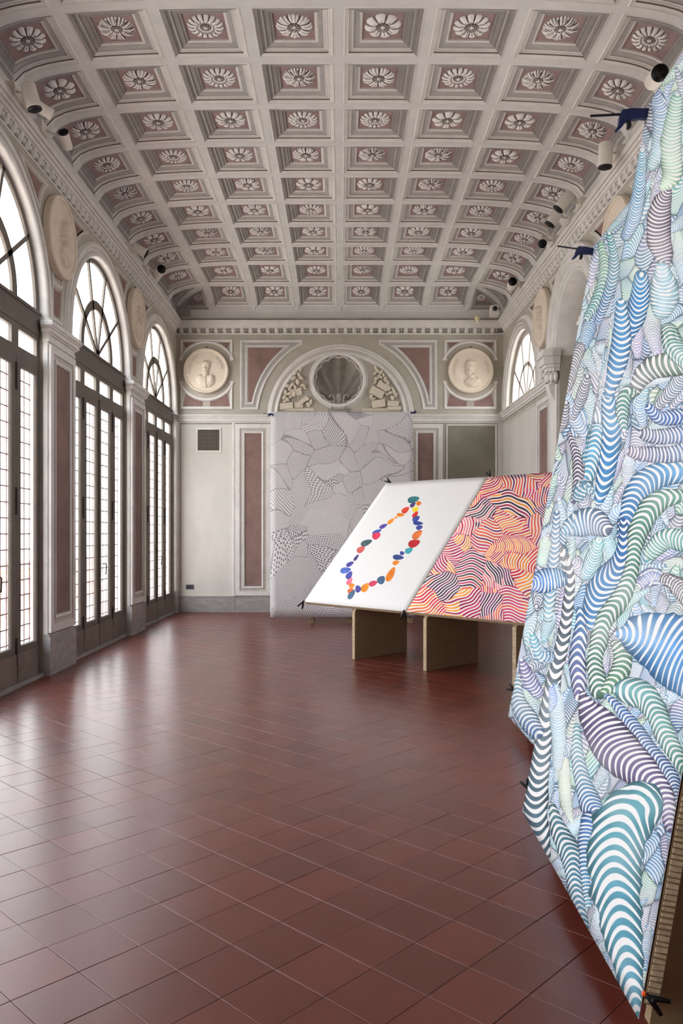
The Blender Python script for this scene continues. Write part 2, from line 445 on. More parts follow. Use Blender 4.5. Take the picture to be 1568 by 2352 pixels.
for iv in range(len(vlines) - 1):
    v0, v1 = vlines[iv], vlines[iv + 1]
    last = iv == len(vlines) - 2
    for iu in range(8):
        u0, u1 = (iu - 4) * Q, (iu - 3) * Q
        cells = []
        if last and iu in (0, 7):
            ui, ue = (u1, u0) if iu == 0 else (u0, u1)
            tA = [(ui, v0), (ue, v1), (ui, v1)]; tB = [(ui, v0), (ue, v0), (ue, v1)]
            for tr in (tA, tB):
                ar = sum(tr[i][0] * tr[(i + 1) % 3][1] - tr[(i + 1) % 3][0] * tr[i][1] for i in range(3))
                cells.append(tr if ar > 0 else tr[::-1])
        else: cells.append([(u0, v0), (u1, v0), (u1, v1), (u0, v1)])
        for cell in cells:
            tri = len(cell) == 3
            mg = .048
            o = inset(cell, mg)
            if last and not tri:      # plain band above the end cornice
                o = [(p[0], p[1] if k < 2 else p[1] - .05) for k, p in enumerate(o)]
            ring(cb, cell, o, 0, 0, 0)
            coffers.append((o, tri, (u0 + u1) / 2, (v0 + v1) / 2, iu, iv))
# plain vault nearer than the coffers
vn = vlines[0]; us = [(-LARC) + 2 * LARC * k / 60 for k in range(61)]
vy = [YF - YC, vn]
cb.hgrid(61, 2, lambda i, j: VP(us[i], vy[j], 0), 0)
ss_ = [4 * Q, (4 * Q + LARC) / 2, LARC]; vv_ = [vn + (LARC - vn) * k / 60 for k in range(61)]; uu_ = [-LARC + 2 * LARC * k / 60 for k in range(61)]
for sg_ in (-1, 1): cb.hgrid(3, 61, lambda i, j: VP(sg_ * ss_[i], vv_[j], 0), 0)
cb.hgrid(61, 3, lambda i, j: VP(uu_[i], ss_[j], 0), 0)
ceiling = cb.obj('ceiling', [M_CEIL], kind='structure')
for (o, tri, uc, vc, iu, iv) in coffers:
    mb = MB(); prev = o; pd = 0
    k_sc = .62 if tri else 1.0
    for idx, r in enumerate(RINGS[1:]):
        cur = inset(o, r[0] * k_sc * 1.1)
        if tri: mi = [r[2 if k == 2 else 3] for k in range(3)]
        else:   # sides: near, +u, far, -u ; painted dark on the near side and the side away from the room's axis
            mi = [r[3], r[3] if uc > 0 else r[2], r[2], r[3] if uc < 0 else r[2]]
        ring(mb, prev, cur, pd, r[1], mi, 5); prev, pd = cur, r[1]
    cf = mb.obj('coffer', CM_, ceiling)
    pb = MB(); n = len(prev); c = (sum(p[0] for p in prev) / n, sum(p[1] for p in prev) / n)
    last_ = prev
    for t in (.66, .33, .001):
        cur = [(c[0] + (p[0] - c[0]) * t, c[1] + (p[1] - c[1]) * t) for p in prev]; ring(pb, last_, cur, pd, pd, 0, 5); last_ = cur
    pb.obj('coffer_panel', M_CPINK, cf)
    P0 = Vector(VP(c[0], c[1], pd - .002)); ax = (Vector(VP(c[0] + .05, c[1], pd)) - Vector(VP(c[0] - .05, c[1], pd))).normalized()
    ay = (Vector(VP(c[0], c[1] + .05, pd)) - Vector(VP(c[0], c[1] - .05, pd))).normalized()
    az = ay.cross(ax).normalized(); ay = ax.cross(az) * -1; ay.normalize()
    if ax.cross(ay).dot(az) < 0: ay = -ay
    sc_ = .5 if tri else 1.0
    M = frame(P0, ax, ay, az) @ Matrix.Rotation(random.choice((0, .2, .39)), 4, 'Z') @ Matrix.Scale(sc_, 4)
    share('rosette', ROS[(iu * 7 + iv * 3 + (iu * iv) % 4) % 5], cf, M)

# ------------------------------------------------------------------ walls
def arched_wall(name, T, a0, a1, top, ops, rev, mats):
    """ops: (centre, radius, spring, sill)"""
    mb = MB(); a = a0
    for (c, r, sp, sill) in sorted(ops):
        mb.add([(a, 0, 0), (c - r, 0, 0), (c - r, top, 0), (a, top, 0)], [(0, 1, 2, 3)])
        n = 72; A = arc(c, sp, r, PI, 0, n)
        for i in range(n):
            (x0, y0), (x1, y1) = A[i], A[i + 1]
            mb.add([(x0, y0, 0), (x1, y1, 0), (x1, top, 0), (x0, top, 0)], [(0, 1, 2, 3)])
            mb.add([(x0, y0, 0), (x1, y1, 0), (x1, y1, -rev), (x0, y0, -rev)], [(0, 3, 2, 1)])
        for x in (c - r, c + r): mb.add([(x, sill, 0), (x, sp, 0), (x, sp, -rev), (x, sill, -rev)], [(0, 1, 2, 3)])
        if sill > 0:
            mb.add([(c - r, 0, 0), (c + r, 0, 0), (c + r, sill, 0), (c - r, sill, 0)], [(0, 1, 2, 3)])
            mb.add([(c - r, sill, 0), (c + r, sill, 0), (c + r, sill, -rev), (c - r, sill, -rev)], [(0, 1, 2, 3)])
        a = c + r
    mb.add([(a, 0, 0), (a1, 0, 0), (a1, top, 0), (a, top, 0)], [(0, 1, 2, 3)])
    return mb.obj(name, mats, None, T, kind='structure')
WTOP = 6.6
wl = arched_wall('wall_left', TL, YF, YB, WTOP, [(b, RO, SPR, 0) for b in BAYS], .09, [M_WALL])
ALC = BAYS[1]; AR, ASP = .86, 4.28
wr = arched_wall('wall_right', TR, YF, YB, WTOP, [(BAYS[0], 1.24, SPR, SPR)] + [(b, 1.24, SPR, SPR) for b in BAYS[2:4]] + [(ALC, AR, ASP, 0)], .4, [M_WALL])

# back wall with the round niche
NC = bw(777, 872); NR = 57 * YB / F
mb = MB()
def bwq(a0, a1, h0, h1): mb.add([(a0, h0, 0), (a1, h0, 0), (a1, h1, 0), (a0, h1, 0)], [(0, 1, 2, 3)])
s_ = .7
bwq(XL - .1, NC[0] - s_, 0, WTOP); bwq(NC[0] + s_, XR + .1, 0, WTOP); bwq(NC[0] - s_, NC[0] + s_, 0, NC[1] - s_); bwq(NC[0] - s_, NC[0] + s_, NC[1] + s_, WTOP)
n = 64
for i in range(n):
    t0, t1 = 2 * PI * i / n, 2 * PI * (i + 1) / n
    sq = lambda t: (NC[0] + s_ * math.cos(t) / max(abs(math.cos(t)), abs(math.sin(t))), NC[1] + s_ * math.sin(t) / max(abs(math.cos(t)), abs(math.sin(t))), 0)
    ci = lambda t: (NC[0] + NR * math.cos(t), NC[1] + NR * math.sin(t), 0)
    mb.add([ci(t0), sq(t0), sq(t1), ci(t1)], [(0, 1, 2, 3)])
wb = mb.obj('wall_back', [M_WALL], None, TB, kind='structure')
wf = MB().box(XL - .1, XR + .1, YF - .2, YF, 0, WTOP).obj('wall_front', [M_CREAM], kind='structure')

# --- cornices (egg-and-dart below, fillets above)
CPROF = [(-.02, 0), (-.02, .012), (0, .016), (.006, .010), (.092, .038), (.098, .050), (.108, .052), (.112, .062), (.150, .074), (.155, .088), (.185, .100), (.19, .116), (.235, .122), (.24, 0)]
CMAT = [0, 0, 1, 2, 0, 0, 1, 0, 1, 0, 1, 0, 0]  # dark slot behind the eggs puts the shade of the gaps into the colour
eg = MB()   # one egg in its cup with a dart beside it, in (a,h,d)
def eggpt(i, j):
    t = -PI / 2 + PI * i / 8; q = j / 5
    w = .036 * (1 - .45 * q ** 2) ** .5 * (1 if q < .99 else .05)
    return (w * math.sin(t), .09 - .082 * q, .012 + .03 * (1 - q * .7) + .026 * math.cos(t) * math.sin(PI * (.15 + .8 * q)) ** .6)
eg.hgrid(9, 6, eggpt, 0)
for sgn in (-1, 1):
    eg.sweep([(sgn * .052, .092), (sgn * .05, .05), (sgn * .03, .012), (0, .000)][:: -1 if sgn > 0 else 1], [(-.006, .012), (-.004, .036), (.004, .036), (.006, .012)], False, 0)
eg.add([(.072, .085, .03), (.098, .085, .03), (.085, .002, .018), (.085, .07, .052)], [(0, 2, 3), (2, 1, 3), (1, 0, 3)])
def egg_mesh(T0): return eg.mesh('egg_and_dart', M_LIGHT, T0, True)
def cornice(name, T, a0, a1, vec):
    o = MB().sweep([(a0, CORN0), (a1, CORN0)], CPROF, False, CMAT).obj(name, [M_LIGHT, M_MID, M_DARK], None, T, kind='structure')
    base = Vector(T(0, CORN0, 0)); me = egg_mesh(lambda a, h_, d: Vector(T(a, CORN0 + h_, d)) - base)
    a = a0 + .09
    while a < a1 - .06:
        share('egg_and_dart', me, o, Matrix.Translation(base + Vector(vec) * a)); a += .172
    return o
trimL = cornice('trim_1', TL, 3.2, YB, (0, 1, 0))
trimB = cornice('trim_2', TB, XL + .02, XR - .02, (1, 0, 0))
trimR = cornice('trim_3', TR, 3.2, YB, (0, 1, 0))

# --- string courses
SPROF = [(0, 0), (0, .022), (.03, .028), (.034, .040), (.085, .044), (.09, .058), (.125, .070), (.13, .082), (.155, .084), (.16, 0)]
SM = [0, 0, 1, 0, 0, 0, 1, 0, 0]
S0 = 3.775
MB().sweep([(XL, S0), (XR, S0)], SPROF, False, SM).obj('trim_4', [M_LIGHT, M_MID], None, TB, kind='structure')
MB().sweep([(ALC + AR + .36, S0 + .04), (YB, S0 + .04)], SPROF, False, SM).obj('trim_5', [M_LIGHT, M_MID], None, TR, kind='structure')
MB().sweep([(3.2, S0 + .04), (ALC - AR - .36, S0 + .04)], SPROF, False, SM).obj('trim_6', [M_LIGHT, M_MID], None, TR, kind='structure')

# --- left wall: pilasters between the windows
def wall_panel(T, par, a0, a1, h0, h1, gap=.10):
    """pale board with a sunk mauve panel in stepped frames"""
    mb = MB()
    rr = [(0, .0), (0, .035), (gap, .035), (gap + .004, .022), (gap + .055, .022), (gap + .06, .034), (gap + .075, .036), (gap + .09, .028), (gap + .10, .028), (gap + .104, .014)]
    mb.sweep(rect(a0, a1, h0, h1), rr, True, [0, 0, 1, 1, 2, 0, 0, 1, 2])
    o = mb.obj('panel_frame', [M_LIGHT, M_MID, M_GREY], par, T)
    q = inset(rect(a0, a1, h0, h1), gap + .102)
    MB().prism(q, .001, .0145).obj('panel', M_PINK, o, T)
    return o
for k, pc in enumerate(PIERS):
    a0, a1 = pc - .425, pc + .425
    if pc > 2:
        p = MB().sweep([(a0, 0), (a0, 3.70), (a1, 3.70), (a1, 0)][::-1], [(0, 0), (0, .05), (.001, .05)], False).obj('pilaster', M_LIGHT, wl, TL)
        MB().prism(rect(a0 + .002, a1 - .002, .44, 3.70), .04, .0505).obj('pilaster_face', M_LIGHT, p, TL)
        T2 = lambda a, h_, d: TL(a, h_, d + .05)
        wall_panel(T2, p, a0 + .015, a1 - .015, .47, 3.66, .085)
        # plinth
        MB().box(a0 - .01, a1 + .01, 0, .43, .0, .085).box(a0 - .014, a1 + .014, .43, .455, 0, .075).obj('plinth', M_STONE, p, TL)
        # capital
        cp = [(a0 - .01, 3.70), (a1 + .01, 3.70)]
        mb = MB()
        for (z0, z1, dd) in ((3.685, 3.71, .072), (3.71, 3.765, .062), (3.765, 3.785, .085), (3.785, 3.83, .105), (3.83, 3.85, .12), (3.85, 3.885, .135), (3.885, 3.905, .128)):
            mb.box(a0 - dd + .05, a1 + dd - .05, z0, z1, 0, dd)
        mb.obj('capital', M_LIGHT, wl, TL)
MB().box(YB - .22, YB, .0, .43, 0, .06).obj('plinth', M_STONE, wl, TL)
MB().box(YB - .24, YB, .43, 3.80, 0, .04).obj('corner_pilaster', M_LIGHT, wl, TL)

# arch mouldings, spandrel panels
APROF = [(-.002, -.05), (-.002, .02), (.012, .045), (.034, .058), (.056, .052), (.068, .030), (.075, .022), (.115, .026), (.12, .040), (.175, .044), (.18, .034), (.195, .03), (.2, 0)]
AM = [0, 0, 0, 0, 0, 1, 0, 1, 0, 1, 0, 0]
def arch_band(T, par, c, r, sp, prof_, mm, sw=1.0, name='arch_moulding', h0=None):
    path = arc(c, sp, r, 0, PI, 72)
    if h0 is not None: path = [(c + r, h0)] + path + [(c - r, h0)]
    pr = [(-o * sw, d) for o, d in prof_]
    return MB().sweep(path, pr, False, mm).obj(name, [M_LIGHT, M_MID, M_PINK], par, T, True)
def spandrel(T, par, pc, cs, sp, rout, top, side, medh, mr):
    """small framed mauve field between an arch, the cornice and the roundel"""
    out = []
    for q in range(9):
        t = math.radians(44.5 + 23.5 * q / 8); out.append((cs + side * (rout + .09) * math.cos(t), sp + (rout + .09) * math.sin(t)))
    for q in range(7):
        t = math.radians(121 + 48 * q / 6); out.append((pc + side * (mr + .10) * math.cos(t), medh + (mr + .10) * math.sin(t)))
    ar = sum(out[i][0] * out[(i + 1) % len(out)][1] - out[(i + 1) % len(out)][0] * out[i][1] for i in range(len(out)))
    if ar < 0: out = out[::-1]
    framed(T, out, par, .045, .8)
    plate(T, inset(out, .06), par, .004, M_PINK)
def below_panel(T, par, pc, w, h0, h1, medh, mr):
    pts = [(pc - w, h0), (pc + w, h0), (pc + w, h1 + .1)]
    for q in range(9):
        t = math.radians(-35 - 110 * q / 8); pts.append((pc + (mr + .07) * math.cos(t), medh + (mr + .07) * math.sin(t)))
    pts = [p for p in pts[:2]] + [(pc + w, medh + (mr + .07) * math.sin(math.radians(-50)))] + [p for p in pts[3:] if abs(p[0] - pc) < w * .93] + [(pc - w, medh + (mr + .07) * math.sin(math.radians(-50)))]
    framed(T, pts, par, .05, .8)
    q = inset(pts, .075)
    plate(T, q, par, .004, M_PINK)
MEDH = 4.98
for b in BAYS[:5]:
    if b > 2: arch_band(TL, wl, b, RO, SPR, APROF, AM, 1.0, h0=3.91)
    if b > 2:
        mb = MB()   # little round base of each roll
        for s in (-1, 1):
            mb.tube([(b + s * (RO + .034), 3.9, .03), (b + s * (RO + .034), 3.93, .03)], .05, 12)
            mb.tube([(b + s * (RO + .034), 3.93, .03), (b + s * (RO + .034), 3.955, .03)], .04, 12)
        mb.obj('roll_base', M_LIGHT, wl, TL, True)
for pc in PIERS[:3]:
    for sd in (1, -1):
        spandrel(TL, wl, pc, pc - sd * 1.715, SPR, RO + .2, CORN0, sd, MEDH, .463)
    below_panel(TL, wl, pc, .16, 4.0, 4.5, MEDH, .463)

# --- windows
def fanlight(mb, c, sp, r, hin, th=.05, d0=-.075, d1=-.045, bw_=.052, inner_w=.10):
    mb.sweep(arc(c, sp, r, 0, PI, 36), [(-.03, d0), (-.03, d1), (.085, d1), (.09, d0)], False, 0)       # outer rim
    ri = r * .50
    mb.sweep([(c + ri, sp)] + arc(c, sp + .02, ri, 0, PI, 24) + [(c - ri, sp)], [(-inner_w / 2, d0), (-inner_w / 2, d1), (inner_w / 2, d1), (inner_w / 2, d0)], False, 0)
    for a in (36, 72, 108, 144):
        t = math.radians(a); p0 = (c + .03 * math.cos(t), sp + .03 * math.sin(t)); p1 = (c + (r - .05) * math.cos(t), sp + (r - .05) * math.sin(t))
        mb.sweep([p0, p1], [(-bw_ / 2, d0), (-bw_ / 2, d1), (bw_ / 2, d1), (bw_ / 2, d0)], False, 0)
    mb.prism(arc(c, sp - .01, .09, 0, PI, 10), d0, d1)
def build_window(n, T, c):
    w = empty('window_%d' % n, (0, 0, 0), kind='structure')
    D0, D1 = -.085, -.045
    f = MB()
    f.box(c - RO, c - RO + .075, 0, SPR, D0, D1).box(c + RO - .075, c + RO, 0, SPR, D0, D1)
    f.box(c - RO, c + RO, 3.74, SPR + .03, D0, D1 + .012)      # heavy transom
    f.box(c - RO + .07, c + RO - .07, 3.40, 3.50, D0, D1 + .006)
    f.box(c - RO + .07, c + RO - .07, 3.68, 3.75, D0, D1 + .002)
    gw, xs = .44, [-1.0, -.30, .30, 1.0]
    cxs = [-.98, -.315, .315, .98]
    e_ = [-RO, -.71, -.06, .06 + .0, .71, RO]
    for m_ in (-.65, 0, .65): f.box(c + m_ - .085, c + m_ + .085, 3.49, 3.70, D0, D1)
    # roll mouldings on the transom
    f.sweep([(c - RO, 3.96), (c + RO, 3.96)], [(0, D1), (.004, D1 + .03), (.03, D1 + .03), (.04, D1)], False)
    f.obj('window_frame', M_WOOD, w, T)
    fm = MB(); fanlight(fm, c, SPR + .03, RO - .005, 0, inner_w=.12); fm.obj('fanlight', M_WOOD, w, T)
    # panes of the fanlight and of the transom lights
    MB().prism(arc(c, SPR + .02, RO - .03, 0, PI, 32), D1 - .022, D1 - .019).obj('pane', M_GLASS, w, T)
    for m_ in cxs:
        MB().box(c + m_ - .27, c + m_ + .27, 3.49, 3.69, D1 - .022, D1 - .019).obj('pane', M_GLASS, w, T)
    lv = [(-1.225, -.655), (-.655, -.004), (.004, .655), (.655, 1.225)]
    for li, (l0, l1) in enumerate(lv):
        g0, g1 = (-1.205 + .01, -.755) if li == 0 else (-.535, -.095) if li == 1 else (.095, .535) if li == 2 else (.755, 1.195)
        m = MB(); a0, a1 = c + l0, c + l1; b0, b1 = c + g0, c + g1; hb, ht, H0, H1 = .40, 3.30, .035, 3.40
        m.box(a0 + .003, b0, H0, H1, D1 - .026, D1 + .012).box(b1, a1 - .003, H0, H1, D1 - .026, D1 + .012)
        m.box(b0, b1, ht, H1, D1 - .026, D1 + .012).box(b0, b1, H0, hb, D1 - .026, D1 + .012)
        # glazing bead
        m.sweep(rect(b0, b1, hb, ht), [(0, D1 + .012), (0, D1 + .016), (.010, D1 + .004), (.014, D1 - .016)], True)
        lf = m.obj('door_leaf', M_WOOD, w, T)
        MB().box(b0 - .005, b1 + .005, hb - .005, ht + .005, D1 - .022, D1 - .019).obj('pane', M_GLASS, lf, T)
        MB().box(a0 + .012, a1 - .012, .04, .335, D1 + .012, D1 + .024).obj('kick_panel', M_WOOD2, lf, T)
        if li in (0, 3):
            hx = c + (-.655 if li == 0 else .655)
            for hh in (.36, 1.9, 3.18):
                MB().box(hx - .028, hx + .010, hh - .14, hh + .14, D1 + .01, D1 + .027).obj('hinge', M_IRON, lf, T)
        if li == 2:
            q = MB(); q.box(c - .02, c + .012, H0, H1, D1, D1 + .030).obj('cover_strip', M_WOOD, lf, T)
            hd = MB(); hd.box(c + .02, c + .055, 1.02, 1.22, D1 + .012, D1 + .022)
            hd.tube([(c + .037, 1.15, D1 + .02), (c + .037, 1.15, D1 + .07), (c + .10, 1.155, D1 + .075), (c + .155, 1.14, D1 + .07), (c + .165, 1.08, D1 + .065), (c + .165, 1.0, D1 + .06)], [.009, .009, .008, .008, .008, .010], 8)
            hd.obj('handle', M_IRON, lf, T, True)
    # iron grille outside the glass
    g = MB()
    x = c - 1.2
    while x < c + 1.21: g.tube([(x, .2, -.115), (x, 3.38, -.115)], .0075, 5, cap=False); x += .15
    hgt = .26
    while hgt < 3.4: g.tube([(c - 1.25, hgt, -.125), (c + 1.25, hgt, -.125)], .0085, 5, cap=False); hgt += .163
    g.obj('outer_grille', M_GRILLE, w, T)
    # stone step and sill
    MB().box(c - RO, c + RO, -.02, .03, -.25, .01).obj('sill', M_STONE, w, T)
    return w
for i, b in enumerate(BAYS[::-1]): build_window(i + 1, TL, b)
def right_lunette(n, T, c):
    w = empty('window_%d' % n, kind='structure')
    m = MB(); fanlight(m, c, SPR + .0, 1.24, 0, inner_w=.07, bw_=.06, d0=-.14, d1=-.10); m.obj('fanlight', M_MID, w, T)
    MB().prism(arc(c, SPR, 1.2, 0, PI, 32), -.135, -.132).obj('pane', M_GLASS, w, T)
for i, b in enumerate((BAYS[0], BAYS[2], BAYS[3])): right_lunette(5 + i, TR, b)

# --- right wall arches and panels
RP = [(-.006, -.05), (-.006, .01), (.04, .02), (.045, .045), (.085, .05), (.09, .02), (.102, .02), (.108, .062), (.155, .066), (.16, .03), (.172, .03), (.18, .055), (.25, 0)]
for b in (BAYS[0], BAYS[2], BAYS[3]): arch_band(TR, wr, b, 1.24, SPR, RP, [0, 2 - 1, 0, 1, 0, 0, 0, 1, 0, 1, 0, 0], .95)
# recessed bay with clustered ribs on corbels
R2 = [(-.006, -.35), (-.006, .06), (.03, .07), (.035, .03), (.05, .03), (.055, .09), (.10, .10), (.105, .05), (.12, .05), (.125, .13), (.19, .14), (.195, .08), (.21, .08), (.215, .15), (.27, .14), (.275, .08), (.29, .08), (.295, .11), (.35, .10), (.36, 0)]
arch_band(TR, wr, ALC, AR, ASP, R2, [0, 0, 0, 1, 0, 0, 0, 1, 0, 0, 0, 1, 0, 0, 0, 1, 0, 0, 0], 1.0, h0=4.2)
al = MB()
for s in (-1, 1):
    a0 = ALC + s * AR
    al.box(a0 - .36 if s < 0 else a0, a0 if s < 0 else a0 + .36, 0, 3.78, -.0, .05)
al.obj('bay_pilaster', M_LIGHT, wr, TR)
a0, a1 = ALC - 1.0, ALC + 1.0
al = MB(); al.box(XR + .4, XR + 1.55, a1, a1 + .05, 0, 5.6).box(XR + .4, XR + 1.55, a0 - .05, a0, 0, 5.6).box(XR + 1.5, XR + 1.55, a0, a1, 0, 5.6).box(XR + .4, XR + 1.55, a0, a1, 5.55, 5.6)
al.box(XR + .38, XR + .42, a0 - .05, ALC - AR, 0, 5.6).box(XR + .38, XR + .42, ALC + AR, a1 + .05, 0, 5.6).box(XR + .38, XR + .42, ALC - AR, ALC + AR, 5.15, 5.6)
al.obj('alcove', M_CREAM, wr)
for s, nm in ((1, 'corbel'), (-1, 'corbel')):
    cc = ALC + s * (AR + .17)
    m = MB()
    for (h0, h1, ex) in ((3.98, 4.03, .02), (4.03, 4.08, .05), (4.08, 4.19, .08), (4.19, 4.24, .11), (4.24, 4.30, .09)):
        poly = [(cc - .13 - ex, 0), (cc + .13 + ex, 0), (cc + .13 + ex, .07 + ex * .5), (cc + .07 + ex, .15 + ex), (cc - .07 - ex, .15 + ex), (cc - .13 - ex, .07 + ex * .5)]
        vs = [(p[0], h0, p[1]) for p in poly] + [(p[0], h1, p[1]) for p in poly]
        m.add(vs, [tuple(range(5, -1, -1)), tuple(range(6, 12))] + [(i, (i + 1) % 6, 6 + (i + 1) % 6, 6 + i) for i in range(6)])
    cb_ = m.obj(nm, M_LIGHT, wr, TR)
    lf = MB()
    for q in range(7):
        aa = cc - .14 + .28 * q / 6; dd = .05 + .10 * math.sin(PI * q / 6)
        lf.ell((aa, 3.90, dd), (.045, .085, .035), 8, 6)
        lf.ell((aa, 3.955, dd + .03), (.03, .03, .03), 8, 5)
    lf.ell((cc, 3.87, .05), (.10, .10, .09), 12, 8)
    lf.obj('corbel_leaves', M_LIGHT, cb_, TR, True)
    sc = MB(); pth = [(3.80 - .28 * t, .12 * math.cos(t * PI / 2) ** .8 + .02) for t in [k / 8 for k in range(9)]]
    for k in range(8):
        (h1, d1), (h0, d0) = pth[k], pth[k + 1]
        sc.add([(cc - .09, h0, 0), (cc + .09, h0, 0), (cc + .09, h1, 0), (cc - .09, h1, 0), (cc - .09, h0, d0), (cc + .09, h0, d0), (cc + .09, h1, d1), (cc - .09, h1, d1)],
               [(4, 5, 6, 7), (0, 4, 7, 3), (1, 2, 6, 5), (3, 7, 6, 2)])
    sc.obj('bracket_scroll', M_LIGHT, cb_, TR)
for pc in PIERS[:3]:
    wall_panel(TR, wr, pc - .42, pc + .42, .47, S0 - .06, .075)
    below_panel(TR, wr, pc, .16, 4.05, 4.5, MEDH, .463)
    for sd in (1, -1): spandrel(TR, wr, pc, pc - sd * 1.715, SPR, RO + .2, CORN0, sd, MEDH, .463)
for (a0, a1) in ((BAYS[0] - 1.28, YB - .12), (PIERS[2] + .44, ALC - AR - .4)):
    framed(TR, rect(a0, a1, .47, S0 - .04), wr, .035, .6)
    plate(TR, inset(rect(a0, a1, .47, S0 - .04), .036), wr, .003, M_CREAM)
MB().box(3.2, ALC - AR, 0, .43, 0, .05).box(ALC + AR, YB, 0, .43, 0, .05).obj('baseboard_right', M_STONE, None, TR, kind='structure')

# --- back wall
mb = MB()
for (x0, x1) in ((XL, -2.10), (-2.10, -.4), (-.4, 1.25), (1.25, 2.05), (3.13, XR)):
    mb.box(x0 + .002, x1 - .002, 0, .30, 0, .05).box(x0, x1, .30, .318, 0, .058)
mb.obj('baseboard_back', M_STONE, None, TB, kind='structure')
k_ = YB / F
# upper tier: square fields with rings round the portraits
for cx_, nm in ((474, 'l'), (1080, 'r')):
    c = bw(cx_, 852); a0, a1 = c[0] - 60 * k_, c[0] + 60 * k_; h1, h0 = bw(0, 780)[1], bw(0, 940)[1]
    R = 64 * k_
    for sgn in (1, -1):
        yy = h1 if sgn > 0 else h0
        tt = math.acos(60 / 64.5)
        A = arc(c[0], c[1], R, tt if sgn > 0 else -tt, (PI - tt) if sgn > 0 else -(PI - tt), 24)
        out = A + [(a0, yy), (a1, yy)] if sgn > 0 else A + [(a0, yy), (a1, yy)]
        ar = sum(out[i][0] * out[(i + 1) % len(out)][1] - out[(i + 1) % len(out)][0] * out[i][1] for i in range(len(out)))
        if ar < 0: out = out[::-1]
        # two-cornered field: arc, side, top; frame it and lay a mauve triangle in each corner
        MB().sweep([p for p in A], [(-.004, .0005), (-.004, .02), (.03, .028), (.05, .02), (.055, .0005)] if sgn < 0 else [(.004, .0005), (.004, .02), (-.03, .028), (-.05, .02), (-.055, .0005)][::1], False, [0, 0, 1, 0]).obj('ring_moulding', [M_LIGHT, M_MID], wb, TB)
        hs = c[1] + sgn * (R * math.sin(tt))
        MB().sweep([(a0, hs), (a0, yy), (a1, yy), (a1, hs)], [(-sgn * o, d + .0005) for o, d in MOULD], False, [0, 0, 0, 1, 0, 1, 1]).obj('panel_frame', [M_LIGHT, M_MID], wb, TB)
        for s2 in (-1, 1):
            xe = c[0] + s2 * (60 * k_ - .055); ye = yy - sgn * .055; pts = [(xe, ye)]
            for q in range(9):
                t = math.radians(47 + 36 * q / 8); pts.append((c[0] + s2 * (R - .0 + .05) * math.cos(t), c[1] + sgn * (R + .05) * math.sin(t)))
            pts = [p for p in pts if abs(p[1] - c[1]) <= abs(ye - c[1]) + 1e-6 and abs(p[0] - c[0]) <= abs(xe - c[0]) + 1e-6]
            pts.append((pts[-1][0], ye))
            if len(pts) > 3: plate(TB, pts, wb, .004, M_PINK)
# great arch
AC = bw(782, 948); RA = 166 * k_
MB().sweep(arc(AC[0], AC[1] - .1, RA + .02, 0, PI, 60), [(0, .0005), (0, .02), (.05, .03), (.058, .045), (.075, .05), (.09, .035), (.14, .03), (.16, .045), (.19, .05), (.20, .03), (.215, .0005)], False, [0, 0, 1, 0, 0, 1, 0, 0, 0, 0]).obj('arch_moulding', [M_LIGHT, M_MID], wb, TB, False)
# flanking fields that follow the arch
for s in (-1, 1):
    ex = 552 if s < 0 else 1003
    xo = bw(ex, 0)[0]; yt = bw(0, 781)[1]; yb = bw(0, 941)[1]
    rr = 190 * k_
    cyo = AC[1] - .1
    def field(off):
        r = rr + off; xi = xo - s * off; t_, b_ = yt - off, yb + off
        ta = math.asin((b_ - cyo) / r); te = min(math.asin(min(.999, (t_ - cyo) / r)), math.acos(min(.999, (88 * k_ - off * .5) / r)))
        p = [(AC[0] + s * r * math.cos(ta + (te - ta) * q / 20), cyo + r * math.sin(ta + (te - ta) * q / 20)) for q in range(21)]
        p = [(xi, b_)] + p + [(xi, t_)]
        if abs(p[-2][1] - t_) > .012: p.insert(-1, (p[-2][0], t_))
        ar = sum(p[i][0] * p[(i + 1) % len(p)][1] - p[(i + 1) % len(p)][0] * p[i][1] for i in range(len(p)))
        return p if ar > 0 else p[::-1]
    framed(TB, field(0), wb, .055, 1.0)
    MB().prism(field(.06), .0004, .003).obj('panel', M_GREY, wb, TB)
    framed(TB, field(.105), wb, .045, .8)
    plate(TB, field(.158), wb, .006, M_PINK)
# shell niche
sh = MB()
hub = (NC[0], NC[1] - NR * .82)
def shp(i, j):
    t = 2 * PI * i / 192; r = 1 - j / 19.001
    x, y = math.cos(t) * r * NR, math.sin(t) * r * NR
    ang = math.atan2(x, (y + NR * .82) + 1e-5); fl = math.cos(ang * 13)
    dd = -.30 * math.sqrt(max(0, 1 - (r * .98) ** 2)) + .048 * fl * min(1, math.hypot(x, y + NR * .82) / NR) * (.4 + .6 * r)
    if j == 0: dd = 0.01
    return (NC[0] + x, NC[1] + y, dd)
def shm(i, j):
    t = 2 * PI * (i + .5) / 192; r = 1 - (j + .5) / 20; x, y = math.cos(t) * r * NR, math.sin(t) * r * NR
    ang = math.atan2(x, (y + NR * .82)); fl = math.cos(ang * 13)
    return 1 if fl < -.90 and r > .25 else 0
sh.hgrid(192, 20, shp, shm, wrap=True)
sh.obj('shell_niche', [M_SHELL, M_SHELL], wb, TB, True)
sc = MB()   # scalloped lip
pts = []
for i in range(145):
    t = 2 * PI * i / 144 ; r = NR * (.885 + .065 * abs(math.cos(t * 6.5 + .8)) ** .7); pts.append((NC[0] + r * math.cos(t), NC[1] + r * math.sin(t)))
sc.sweep(pts[:-1], [(-.012, -.05), (-.012, -.005), (.012, -.005), (.016, -.06)], True); sc.obj('scalloped_lip', M_MID, wb, TB)
